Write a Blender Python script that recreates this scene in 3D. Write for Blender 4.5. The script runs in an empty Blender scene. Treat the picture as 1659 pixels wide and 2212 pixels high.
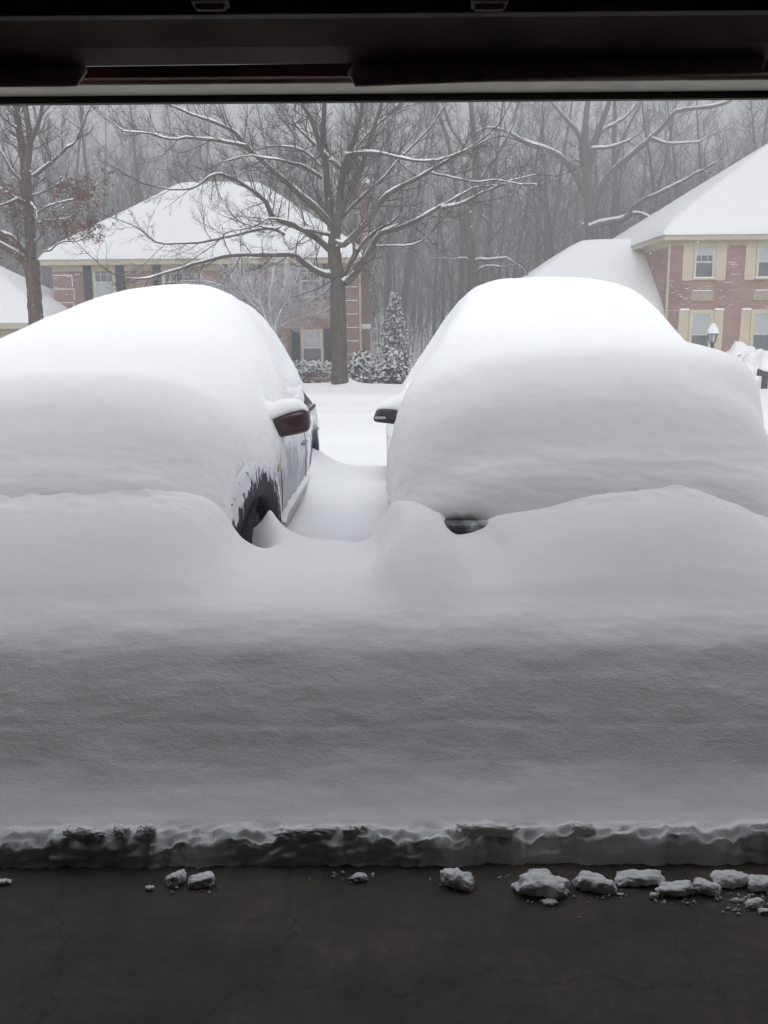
import bpy, math, random
import numpy as np
from mathutils import Vector, Matrix
R = math.radians
sc = bpy.context.scene
COL = sc.collection
# ------------------------------------------------------------------ camera
CAM_Z, PITCH, ROLL, FPX = 1.56, R(11.0), R(0.45), 1991.0
cam_d = bpy.data.cameras.new('camera'); cam = bpy.data.objects.new('camera', cam_d); COL.objects.link(cam)
cam_d.sensor_fit = 'VERTICAL'; cam_d.sensor_height = 36.0; cam_d.lens = 36.0 * FPX / 2212.0
cam_d.clip_start = 0.02; cam_d.clip_end = 2000
_f = Vector((0, math.cos(PITCH), -math.sin(PITCH))); _u0 = Vector((0, math.sin(PITCH), math.cos(PITCH))); _r0 = Vector((1, 0, 0))
_r = _r0 * math.cos(ROLL) - _u0 * math.sin(ROLL); _u = _u0 * math.cos(ROLL) + _r0 * math.sin(ROLL)
M = Matrix(((_r.x, _u.x, -_f.x, 0), (_r.y, _u.y, -_f.y, 0), (_r.z, _u.z, -_f.z, CAM_Z), (0, 0, 0, 1)))
cam.matrix_world = M
sc.camera = cam
# ------------------------------------------------------------------ world, sun, exposure
SUN_EL, SUN_AZ = R(38), R(180)          # azimuth measured from +Y towards +X
w = bpy.data.worlds.new("World"); sc.world = w; w.use_nodes = True
nt = w.node_tree; nt.nodes.clear()
sky = nt.nodes.new('ShaderNodeTexSky'); sky.sky_type = 'NISHITA'; sky.sun_disc = False
sky.sun_elevation = SUN_EL; sky.sun_rotation = SUN_AZ; sky.dust_density = 6.0; sky.air_density = 1.0; sky.ozone_density = 1.0
hs = nt.nodes.new('ShaderNodeHueSaturation'); hs.inputs['Saturation'].default_value = 0.10
mx = nt.nodes.new('ShaderNodeMix'); mx.data_type = 'RGBA'; mx.inputs[0].default_value = 0.72
mx.inputs[7].default_value = (8.0, 8.35, 8.8, 1)        # the even grey-white of the cloud layer
bg = nt.nodes.new('ShaderNodeBackground'); bg.inputs[1].default_value = 0.124
wo = nt.nodes.new('ShaderNodeOutputWorld')
nt.links.new(sky.outputs[0], hs.inputs['Color']); nt.links.new(hs.outputs[0], mx.inputs[6])
nt.links.new(mx.outputs[2], bg.inputs[0]); nt.links.new(bg.outputs[0], wo.inputs[0])
sl = bpy.data.lights.new('sun', 'SUN'); sl.energy = 0.68; sl.angle = R(26); sl.color = (1.0, 0.99, 0.975)
so = bpy.data.objects.new('sun', sl); COL.objects.link(so)
sd = Vector((math.sin(SUN_AZ) * math.cos(SUN_EL), math.cos(SUN_AZ) * math.cos(SUN_EL), math.sin(SUN_EL)))
so.rotation_euler = sd.to_track_quat('Z', 'Y').to_euler(); so.location = (0, 0, 40)
sc.view_settings.view_transform = 'Standard'; sc.view_settings.look = 'None'; sc.view_settings.gamma = 1
sc.view_settings.exposure = 0.55
try: sc.view_settings.use_curve_mapping = False
except Exception: pass
sc.cycles.max_bounces = 8; sc.cycles.diffuse_bounces = 5; sc.cycles.volume_bounces = 0
rng = np.random.default_rng(7); random.seed(7)

def P(px, py, Y):
    """display pixel (1659 x 2212) -> world point at depth Y"""
    a = (px - 829.5) / FPX; b = (1106 - py) / FPX
    d = _f + _r * a + _u * b
    t = Y / d.y
    return Vector((0, 0, CAM_Z)) + d * t
# ------------------------------------------------------------------ noise
def _h(ix, iy, iz):
    n = (ix.astype(np.int64) * 374761393 + iy.astype(np.int64) * 668265263 + iz.astype(np.int64) * 2147483647 // 7) & 0x7fffffff
    n = ((n ^ (n >> 13)) * 1274126177) & 0x7fffffff
    n = n ^ (n >> 16)
    return (n & 0xffff) / 32767.5 - 1.0
def vn(x, y, z=0.0):
    x, y, z = np.broadcast_arrays(np.asarray(x, float), np.asarray(y, float), np.asarray(z, float))
    ix, iy, iz = np.floor(x), np.floor(y), np.floor(z)
    fx, fy, fz = x - ix, y - iy, z - iz
    fx, fy, fz = [f * f * f * (f * (f * 6 - 15) + 10) for f in (fx, fy, fz)]
    r = 0
    for a in (0, 1):
        for b in (0, 1):
            for c in (0, 1):
                r = r + _h(ix + a, iy + b, iz + c) * (fx if a else 1 - fx) * (fy if b else 1 - fy) * (fz if c else 1 - fz)
    return r
def fbm(x, y, z=0.0, o=4):
    r, a = 0, 0.5
    for k in range(o):
        r = r + a * vn(x * 2.03 ** k + 17.3 * k, y * 2.03 ** k + 9.1 * k, np.asarray(z) * 2.03 ** k + 3.7 * k); a *= 0.5
    return r
def sm(a, b, x):
    t = np.clip((np.asarray(x, float) - a) / (b - a), 0, 1); return t * t * (3 - 2 * t)
def cinterp(x, xs, ys):
    """monotone-ish cubic through points, smooth"""
    xs = np.asarray(xs, float); ys = np.asarray(ys, float)
    m = np.gradient(ys, xs)
    d = np.diff(ys) / np.diff(xs)
    for i in range(1, len(xs) - 1):
        if d[i - 1] * d[i] <= 0: m[i] = 0
        else: m[i] = 2 * d[i - 1] * d[i] / (d[i - 1] + d[i])
    m[0], m[-1] = d[0], d[-1]
    x = np.clip(x, xs[0], xs[-1]); i = np.clip(np.searchsorted(xs, x, side='right') - 1, 0, len(xs) - 2)
    h = xs[i + 1] - xs[i]; t = (x - xs[i]) / h
    return (2*t**3-3*t**2+1)*ys[i] + (t**3-2*t**2+t)*h*m[i] + (-2*t**3+3*t**2)*ys[i+1] + (t**3-t**2)*h*m[i+1]
# ------------------------------------------------------------------ mesh helpers
def link(name, me, mat=None, parent=None, smooth=False):
    o = bpy.data.objects.new(name, me); COL.objects.link(o)
    if mat is not None: me.materials.append(mat)
    if parent is not None: o.parent = parent
    if smooth and len(me.polygons):
        me.polygons.foreach_set('use_smooth', np.ones(len(me.polygons), bool))
    return o
def mesh_np(name, V, F, mat=None, parent=None, smooth=False):
    """V (n,3) array, F (m,4) or (m,3) int array or list"""
    me = bpy.data.meshes.new(name)
    if isinstance(F, np.ndarray):
        k = F.shape[1]
        me.vertices.add(len(V)); me.vertices.foreach_set('co', np.asarray(V, np.float32).ravel())
        me.loops.add(F.size); me.loops.foreach_set('vertex_index', F.astype(np.int32).ravel())
        me.polygons.add(len(F)); me.polygons.foreach_set('loop_start', np.arange(0, F.size, k, dtype=np.int32))
        me.polygons.foreach_set('loop_total', np.full(len(F), k, np.int32))
        me.update(calc_edges=True)
    else:
        me.from_pydata([tuple(v) for v in V], [], F); me.update()
    return link(name, me, mat, parent, smooth)
def grid_faces(nr, nc, flip=False):
    i = np.arange(nr - 1)[:, None] * nc + np.arange(nc - 1)[None, :]
    f = np.stack([i, i + 1, i + nc + 1, i + nc], -1).reshape(-1, 4)
    return f[:, ::-1].copy() if flip else f
class MB:
    def __init__(s): s.v = []; s.f = []
    def add(s, vs, fs):
        b = len(s.v); s.v += [tuple(v) for v in vs]; s.f += [tuple(b + i for i in f) for f in fs]; return s
    def box(s, x0, x1, y0, y1, z0, z1):
        return s.add([(x0,y0,z0),(x1,y0,z0),(x1,y1,z0),(x0,y1,z0),(x0,y0,z1),(x1,y0,z1),(x1,y1,z1),(x0,y1,z1)],
                     [(0,3,2,1),(4,5,6,7),(0,1,5,4),(1,2,6,5),(2,3,7,6),(3,0,4,7)])
    def tube(s, a, b, r0, r1=None, n=10):
        a, b = Vector(a), Vector(b); r1 = r0 if r1 is None else r1
        d = (b - a).normalized(); q = Vector((0, 0, 1)) if abs(d.z) < .9 else Vector((1, 0, 0))
        e = d.cross(q).normalized(); g = d.cross(e)
        vs = []
        for c, r in ((a, r0), (b, r1)):
            for k in range(n):
                t = 2 * math.pi * k / n; vs.append(c + e * (r * math.cos(t)) + g * (r * math.sin(t)))
        fs = [(k, (k+1) % n, n + (k+1) % n, n + k) for k in range(n)] + [tuple(range(n))[::-1], tuple(range(n, 2*n))]
        return s.add(vs, fs)
    def lathe(s, prof, n=24, axis='z', c=(0,0,0)):
        vs = []
        for r, h in prof:
            for k in range(n):
                t = 2*math.pi*k/n; a, b = r*math.cos(t), r*math.sin(t)
                p = (a, b, h) if axis == 'z' else ((h, a, b) if axis == 'x' else (a, h, b))
                vs.append((p[0]+c[0], p[1]+c[1], p[2]+c[2]))
        fs = []
        for j in range(len(prof)-1):
            for k in range(n):
                fs.append((j*n+k, j*n+(k+1) % n, (j+1)*n+(k+1) % n, (j+1)*n+k))
        return s.add(vs, fs)
    def build(s, name, mat, parent=None, smooth=False, bevel=0):
        o = mesh_np(name, s.v, s.f, mat, parent, smooth)
        if bevel:
            m = o.modifiers.new('bevel', 'BEVEL'); m.width = bevel; m.segments = 2; m.limit_method = 'ANGLE'
        return o
def tag(o, label=None, cat=None, group=None, kind=None):
    if label: o['label'] = label
    if cat: o['category'] = cat
    if group: o['group'] = group
    if kind: o['kind'] = kind
    return o
def empty(name, loc, label=None, cat=None, group=None, rz=0):
    o = bpy.data.objects.new(name, None); COL.objects.link(o); o.location = loc; o.rotation_euler.z = rz
    o.empty_display_size = .2
    return tag(o, label, cat, group)
def keep(child, parent, loc):
    """parent a mesh given in world coordinates to an empty at loc"""
    child.parent = parent; child.matrix_parent_inverse = Matrix.Identity(4); child.location = (-loc[0], -loc[1], -loc[2]); return child
# ------------------------------------------------------------------ materials
def mat(name, col, rough=0.8, metal=0.0, spec=0.3, nscale=0, namt=0.0, bump=0, bscale=40, coat=0, col2=None):
    m = bpy.data.materials.new(name); m.use_nodes = True; t = m.node_tree; b = t.nodes['Principled BSDF']
    b.inputs['Base Color'].default_value = (*col, 1); b.inputs['Roughness'].default_value = rough
    b.inputs['Metallic'].default_value = metal; b.inputs['Specular IOR Level'].default_value = spec
    if coat: b.inputs['Coat Weight'].default_value = coat; b.inputs['Coat Roughness'].default_value = .1
    tc = t.nodes.new('ShaderNodeTexCoord')
    if nscale:
        n = t.nodes.new('ShaderNodeTexNoise'); n.inputs['Scale'].default_value = nscale; n.inputs['Detail'].default_value = 6
        t.links.new(tc.outputs['Object'], n.inputs['Vector'])
        r = t.nodes.new('ShaderNodeValToRGB'); c2 = col2 or tuple(c * (1 + namt) for c in col)
        r.color_ramp.elements[0].position = .32; r.color_ramp.elements[1].position = .68
        r.color_ramp.elements[0].color = (*[c * (1 - namt) for c in col], 1); r.color_ramp.elements[1].color = (*c2, 1)
        t.links.new(n.outputs[0], r.inputs[0]); t.links.new(r.outputs[0], b.inputs['Base Color'])
    if bump:
        n = t.nodes.new('ShaderNodeTexNoise'); n.inputs['Scale'].default_value = bscale; n.inputs['Detail'].default_value = 5
        t.links.new(tc.outputs['Object'], n.inputs['Vector'])
        bp = t.nodes.new('ShaderNodeBump'); bp.inputs['Strength'].default_value = 1; bp.inputs['Distance'].default_value = bump
        t.links.new(n.outputs[0], bp.inputs['Height']); t.links.new(bp.outputs[0], b.inputs['Normal'])
    return m
def N(t, typ, **kw):
    n = t.nodes.new(typ)
    for k, v in kw.items(): setattr(n, k, v)
    return n
def snow_mat(name, col=(.92, .925, .935), fine=.0007, ripple=.004, rscale=(3.2, 11, 8), crust=0):
    m = bpy.data.materials.new(name); m.use_nodes = True; t = m.node_tree; b = t.nodes['Principled BSDF']
    b.inputs['Base Color'].default_value = (*col, 1); b.inputs['Roughness'].default_value = .75
    b.inputs['Specular IOR Level'].default_value = .15
    tc = N(t, 'ShaderNodeTexCoord')
    n1 = N(t, 'ShaderNodeTexNoise'); n1.inputs['Scale'].default_value = 160; n1.inputs['Detail'].default_value = 3
    t.links.new(tc.outputs['Object'], n1.inputs['Vector'])
    mp = N(t, 'ShaderNodeMapping'); mp.inputs['Scale'].default_value = rscale
    n2 = N(t, 'ShaderNodeTexNoise'); n2.inputs['Scale'].default_value = 1.6; n2.inputs['Detail'].default_value = 6; n2.inputs['Roughness'].default_value = .62
    t.links.new(tc.outputs['Object'], mp.inputs[0]); t.links.new(mp.outputs[0], n2.inputs['Vector'])
    b1 = N(t, 'ShaderNodeBump'); b1.inputs['Distance'].default_value = fine; b1.inputs['Strength'].default_value = 1
    b2 = N(t, 'ShaderNodeBump'); b2.inputs['Distance'].default_value = ripple; b2.inputs['Strength'].default_value = 1
    t.links.new(n2.outputs[0], b2.inputs['Height']); t.links.new(n1.outputs[0], b1.inputs['Height'])
    last = b2.outputs[0]
    if crust:       # wind-packed crust on the slope that stood against the garage door
        sp = N(t, 'ShaderNodeSeparateXYZ'); t.links.new(tc.outputs['Object'], sp.inputs[0])
        mk = N(t, 'ShaderNodeMapRange', interpolation_type='SMOOTHSTEP'); mk.inputs[1].default_value = 3.5; mk.inputs[2].default_value = 2.9; t.links.new(sp.outputs[1], mk.inputs[0])
        mk2 = N(t, 'ShaderNodeMapRange', interpolation_type='SMOOTHSTEP'); mk2.inputs[1].default_value = 2.62; mk2.inputs[2].default_value = 2.85; mk2.inputs[3].default_value = .25; t.links.new(sp.outputs[1], mk2.inputs[0])
        mk3 = N(t, 'ShaderNodeMath', operation='MULTIPLY'); t.links.new(mk.outputs[0], mk3.inputs[0]); t.links.new(mk2.outputs[0], mk3.inputs[1])
        mp3 = N(t, 'ShaderNodeMapping'); mp3.inputs['Scale'].default_value = (7, 13, 13); t.links.new(tc.outputs['Object'], mp3.inputs[0])
        n3 = N(t, 'ShaderNodeTexNoise'); n3.inputs['Scale'].default_value = 1.3; n3.inputs['Detail'].default_value = 6; n3.inputs['Roughness'].default_value = .68; n3.inputs['Distortion'].default_value = .15; t.links.new(mp3.outputs[0], n3.inputs['Vector'])
        b3 = N(t, 'ShaderNodeBump'); b3.inputs['Distance'].default_value = crust; t.links.new(mk3.outputs[0], b3.inputs['Strength'])
        t.links.new(n3.outputs[0], b3.inputs['Height']); t.links.new(last, b3.inputs['Normal']); last = b3.outputs[0]
    t.links.new(last, b1.inputs['Normal']); t.links.new(b1.outputs[0], b.inputs['Normal'])
    return m
def bark_mat(name, col, lo=.42, hi=.72, snowc=(.84, .85, .88), stick=0.0):
    """bark with snow lying on the faces that look up"""
    m = bpy.data.materials.new(name); m.use_nodes = True; t = m.node_tree; b = t.nodes['Principled BSDF']
    b.inputs['Roughness'].default_value = .9; b.inputs['Specular IOR Level'].default_value = .1
    tc = N(t, 'ShaderNodeTexCoord'); g = N(t, 'ShaderNodeNewGeometry'); sx = N(t, 'ShaderNodeSeparateXYZ')
    t.links.new(g.outputs['Normal'], sx.inputs[0])
    n = N(t, 'ShaderNodeTexNoise'); n.inputs['Scale'].default_value = 5; n.inputs['Detail'].default_value = 5
    t.links.new(tc.outputs['Object'], n.inputs['Vector'])
    a = N(t, 'ShaderNodeMath', operation='MULTIPLY_ADD'); a.inputs[1].default_value = .9; a.inputs[2].default_value = -.45
    t.links.new(n.outputs[0], a.inputs[0])
    s = N(t, 'ShaderNodeMath', operation='ADD'); t.links.new(sx.outputs[2], s.inputs[0]); t.links.new(a.outputs[0], s.inputs[1])
    mr = N(t, 'ShaderNodeMapRange', interpolation_type='SMOOTHSTEP'); mr.inputs[1].default_value = lo; mr.inputs[2].default_value = hi
    t.links.new(s.outputs[0], mr.inputs[0])
    br = N(t, 'ShaderNodeTexNoise'); br.inputs['Scale'].default_value = 30; br.inputs['Detail'].default_value = 6
    mp = N(t, 'ShaderNodeMapping'); mp.inputs['Scale'].default_value = (1, 1, .25)
    t.links.new(tc.outputs['Object'], mp.inputs[0]); t.links.new(mp.outputs[0], br.inputs['Vector'])
    r = N(t, 'ShaderNodeValToRGB'); r.color_ramp.elements[0].position = .35; r.color_ramp.elements[1].position = .7
    r.color_ramp.elements[0].color = (*[c * .6 for c in col], 1); r.color_ramp.elements[1].color = (*[c * 1.5 for c in col], 1)
    t.links.new(br.outputs[0], r.inputs[0])
    fac = mr.outputs[0]
    if stick:
        n3 = N(t, 'ShaderNodeTexNoise'); n3.inputs['Scale'].default_value = 14; n3.inputs['Detail'].default_value = 4
        t.links.new(tc.outputs['Object'], n3.inputs['Vector'])
        m3 = N(t, 'ShaderNodeMapRange', interpolation_type='SMOOTHSTEP'); m3.inputs[1].default_value = 1 - stick; m3.inputs[2].default_value = 1.02 - stick * .8
        t.links.new(n3.outputs[0], m3.inputs[0])
        mm = N(t, 'ShaderNodeMath', operation='MAXIMUM'); t.links.new(fac, mm.inputs[0]); t.links.new(m3.outputs[0], mm.inputs[1]); fac = mm.outputs[0]
    mix = N(t, 'ShaderNodeMix', data_type='RGBA'); mix.inputs[7].default_value = (*snowc, 1)
    t.links.new(fac, mix.inputs[0]); t.links.new(r.outputs[0], mix.inputs[6]); t.links.new(mix.outputs[2], b.inputs['Base Color'])
    bp = N(t, 'ShaderNodeBump'); bp.inputs['Distance'].default_value = .03; t.links.new(br.outputs[0], bp.inputs['Height']); t.links.new(bp.outputs[0], b.inputs['Normal'])
    return m
def brick_mat(name, c1, c2, mort, streak=.0):
    m = bpy.data.materials.new(name); m.use_nodes = True; t = m.node_tree; b = t.nodes['Principled BSDF']
    b.inputs['Roughness'].default_value = .9; b.inputs['Specular IOR Level'].default_value = .1
    tc = N(t, 'ShaderNodeTexCoord'); sx = N(t, 'ShaderNodeSeparateXYZ'); t.links.new(tc.outputs['Object'], sx.inputs[0])
    ad = N(t, 'ShaderNodeMath', operation='ADD'); t.links.new(sx.outputs[0], ad.inputs[0]); t.links.new(sx.outputs[1], ad.inputs[1])
    cb = N(t, 'ShaderNodeCombineXYZ'); t.links.new(ad.outputs[0], cb.inputs[0]); t.links.new(sx.outputs[2], cb.inputs[1])
    bk = N(t, 'ShaderNodeTexBrick'); bk.inputs['Scale'].default_value = 1; bk.inputs['Brick Width'].default_value = .22; bk.inputs['Row Height'].default_value = .075
    bk.inputs['Mortar Size'].default_value = .012; bk.inputs['Mortar Smooth'].default_value = .3; bk.inputs['Bias'].default_value = -.1
    bk.inputs['Color1'].default_value = (*c1, 1); bk.inputs['Color2'].default_value = (*c2, 1); bk.inputs['Mortar'].default_value = (*mort, 1)
    t.links.new(cb.outputs[0], bk.inputs['Vector'])
    n = N(t, 'ShaderNodeTexNoise'); n.inputs['Scale'].default_value = .9; n.inputs['Detail'].default_value = 5; t.links.new(cb.outputs[0], n.inputs['Vector'])
    r = N(t, 'ShaderNodeMapRange'); r.inputs[1].default_value = .3; r.inputs[2].default_value = .7; r.inputs[3].default_value = .78; r.inputs[4].default_value = 1.2
    t.links.new(n.outputs[0], r.inputs[0])
    mu = N(t, 'ShaderNodeVectorMath', operation='SCALE'); t.links.new(bk.outputs[0], mu.inputs[0]); t.links.new(r.outputs[0], mu.inputs['Scale'])
    out = mu.outputs[0]
    if streak:    # snow caught on the brick courses
        mp = N(t, 'ShaderNodeMapping'); mp.inputs['Scale'].default_value = (1.6, 13.3, 1); t.links.new(cb.outputs[0], mp.inputs[0])
        fl = N(t, 'ShaderNodeVectorMath', operation='FLOOR')
        sp = N(t, 'ShaderNodeSeparateXYZ'); t.links.new(mp.outputs[0], sp.inputs[0])
        fy = N(t, 'ShaderNodeMath', operation='FLOOR'); t.links.new(sp.outputs[1], fy.inputs[0])
        fr = N(t, 'ShaderNodeMath', operation='FRACT'); t.links.new(sp.outputs[1], fr.inputs[0])
        c2_ = N(t, 'ShaderNodeCombineXYZ'); t.links.new(sp.outputs[0], c2_.inputs[0]); t.links.new(fy.outputs[0], c2_.inputs[1])
        n2 = N(t, 'ShaderNodeTexNoise'); n2.inputs['Scale'].default_value = 1.3; n2.inputs['Detail'].default_value = 3; t.links.new(c2_.outputs[0], n2.inputs['Vector'])
        m2 = N(t, 'ShaderNodeMapRange'); m2.inputs[1].default_value = streak; m2.inputs[2].default_value = streak + .04; t.links.new(n2.outputs[0], m2.inputs[0])
        lt = N(t, 'ShaderNodeMath', operation='LESS_THAN'); lt.inputs[1].default_value = .34; t.links.new(fr.outputs[0], lt.inputs[0])
        n4 = N(t, 'ShaderNodeTexNoise'); n4.inputs['Scale'].default_value = .55; t.links.new(cb.outputs[0], n4.inputs['Vector'])
        m4 = N(t, 'ShaderNodeMapRange'); m4.inputs[1].default_value = .45; m4.inputs[2].default_value = .55; t.links.new(n4.outputs[0], m4.inputs[0])
        k = N(t, 'ShaderNodeMath', operation='MULTIPLY'); t.links.new(m2.outputs[0], k.inputs[0]); t.links.new(lt.outputs[0], k.inputs[1])
        k2 = N(t, 'ShaderNodeMath', operation='MULTIPLY'); t.links.new(k.outputs[0], k2.inputs[0]); t.links.new(m4.outputs[0], k2.inputs[1])
        mi = N(t, 'ShaderNodeMix', data_type='RGBA'); mi.inputs[7].default_value = (.8, .81, .84, 1)
        t.links.new(k2.outputs[0], mi.inputs[0]); t.links.new(out, mi.inputs[6]); out = mi.outputs[2]
    t.links.new(out, b.inputs['Base Color'])
    bp = N(t, 'ShaderNodeBump'); bp.inputs['Distance'].default_value = .004; bp.invert = True; t.links.new(bk.outputs['Fac'], bp.inputs['Height']); t.links.new(bp.outputs[0], b.inputs['Normal'])
    return m
def dusted_mat(name, col, metal, rough, zlo, zhi, thr=.5):
    """painted metal with blown snow clinging to it, more of it higher up"""
    m = bpy.data.materials.new(name); m.use_nodes = True; t = m.node_tree; b = t.nodes['Principled BSDF']
    tc = N(t, 'ShaderNodeTexCoord'); sx = N(t, 'ShaderNodeSeparateXYZ'); t.links.new(tc.outputs['Object'], sx.inputs[0])
    n = N(t, 'ShaderNodeTexNoise'); n.inputs['Scale'].default_value = 2.6; n.inputs['Detail'].default_value = 9; n.inputs['Roughness'].default_value = .68
    t.links.new(tc.outputs['Object'], n.inputs['Vector'])
    mr = N(t, 'ShaderNodeMapRange'); mr.inputs[1].default_value = zlo; mr.inputs[2].default_value = zhi; mr.inputs[3].default_value = -.22; mr.inputs[4].default_value = .20
    t.links.new(sx.outputs[2], mr.inputs[0])
    s = N(t, 'ShaderNodeMath', operation='ADD'); t.links.new(n.outputs[0], s.inputs[0]); t.links.new(mr.outputs[0], s.inputs[1])
    m2 = N(t, 'ShaderNodeMapRange', interpolation_type='SMOOTHSTEP'); m2.inputs[1].default_value = thr - .05; m2.inputs[2].default_value = thr + .12; t.links.new(s.outputs[0], m2.inputs[0])
    mi = N(t, 'ShaderNodeMix', data_type='RGBA'); mi.inputs[6].default_value = (*col, 1); mi.inputs[7].default_value = (.82, .83, .86, 1)
    t.links.new(m2.outputs[0], mi.inputs[0]); t.links.new(mi.outputs[2], b.inputs['Base Color'])
    im = N(t, 'ShaderNodeMapRange'); im.inputs[3].default_value = metal; im.inputs[4].default_value = 0; t.links.new(m2.outputs[0], im.inputs[0]); t.links.new(im.outputs[0], b.inputs['Metallic'])
    ir = N(t, 'ShaderNodeMapRange'); ir.inputs[3].default_value = rough; ir.inputs[4].default_value = .8; t.links.new(m2.outputs[0], ir.inputs[0]); t.links.new(ir.outputs[0], b.inputs['Roughness'])
    bp = N(t, 'ShaderNodeBump'); bp.inputs['Distance'].default_value = .004; t.links.new(m2.outputs[0], bp.inputs['Height']); t.links.new(bp.outputs[0], b.inputs['Normal'])
    return m
SNOW = snow_mat('snow_ground', fine=.0008, ripple=.0035, rscale=(2.2, 4, 4), crust=.0065)
SNOWC = snow_mat('snow_on_car', fine=.0007, ripple=.0028, rscale=(1.6, 2.2, 3))
SNOWR = snow_mat('snow_on_roof', fine=.002, ripple=.01, rscale=(.6, .6, .6))
SNOWT = snow_mat('snow_on_branch', fine=.002, ripple=.004)
SNOWK = snow_mat('snow_crumbly', fine=.0016, ripple=.003, rscale=(26, 26, 26))
BARK = bark_mat('bark_grey_brown', (.105, .088, .078), stick=.30)
TWIG = bark_mat('twig_brown', (.075, .055, .055), lo=.85, hi=1.25)
BARKF = bark_mat('bark_far', (.092, .077, .078), lo=.5, hi=.9)
FROST = bark_mat('frosted_twig', (.18, .15, .15), lo=-.7, hi=-.05)
BRICK1 = brick_mat('brick_red', (.30, .155, .13), (.24, .125, .11), (.36, .31, .29), streak=.60)
BRICK2 = brick_mat('brick_rose', (.34, .18, .15), (.27, .14, .12), (.42, .35, .32), streak=.585)
BEIGE = mat('beige_paint', (.52, .46, .35), .6, nscale=3, namt=.08)
SHUT_C = mat('cream_shutter', (.62, .55, .41), .6, nscale=4, namt=.06)
NAVY = mat('navy_shutter', (.035, .042, .065), .5, nscale=4, namt=.2)
WHITE = mat('white_paint', (.62, .62, .60), .5, nscale=6, namt=.05)
STONE = mat('limestone', (.40, .36, .29), .9, nscale=8, namt=.12)
SHING = mat('shingle', (.08, .075, .075), .9, nscale=12, namt=.3)
GLASS_D = mat('window_glass_dark', (.10, .11, .115), .06, spec=.9, nscale=2.2, namt=.35)
GLASS_L = mat('window_glass_blind', (.42, .45, .45), .25, spec=.7, nscale=2.0, namt=.10)
CONC = None
# ------------------------------------------------------------------ snow-covered ground
CX = [-8, -3.2, -2.2, -1.73, -1.2, -.94, -.79, -.645, -.53, -.4, -.27, -.146, -.06, 0, .075, .146, .25, .30, .34, .45, .52, .67, .98, 1.29, 1.5, 1.73, 2.3, 3.5, 8]
CZ = [.60, .66, .84, .865, .875, .85, .78, .62, .565, .56, .55, .56, .60, .69, .79, .80, .78, .735, .715, .74, .79, .82, .88, .895, .84, .76, .62, .58, .55]
BY = [2.5, 2.6, 2.70, 2.79, 2.90, 3.00, 3.10, 3.3, 3.9, 4.5, 5.0, 6.0, 6.6, 7.3, 7.9, 9.0, 12, 15, 20, 24, 26, 28, 31, 40, 55, 80, 130, 400]
BZ = [.075, .096, .138, .198, .305, .402, .478, .542, .590, .53, .43, .385, .41, .45, .43, .25, .11, .05, .05, .12, .14, .05, -.2, -.5, -.6, .6, 3.0, 14.0]
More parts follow.
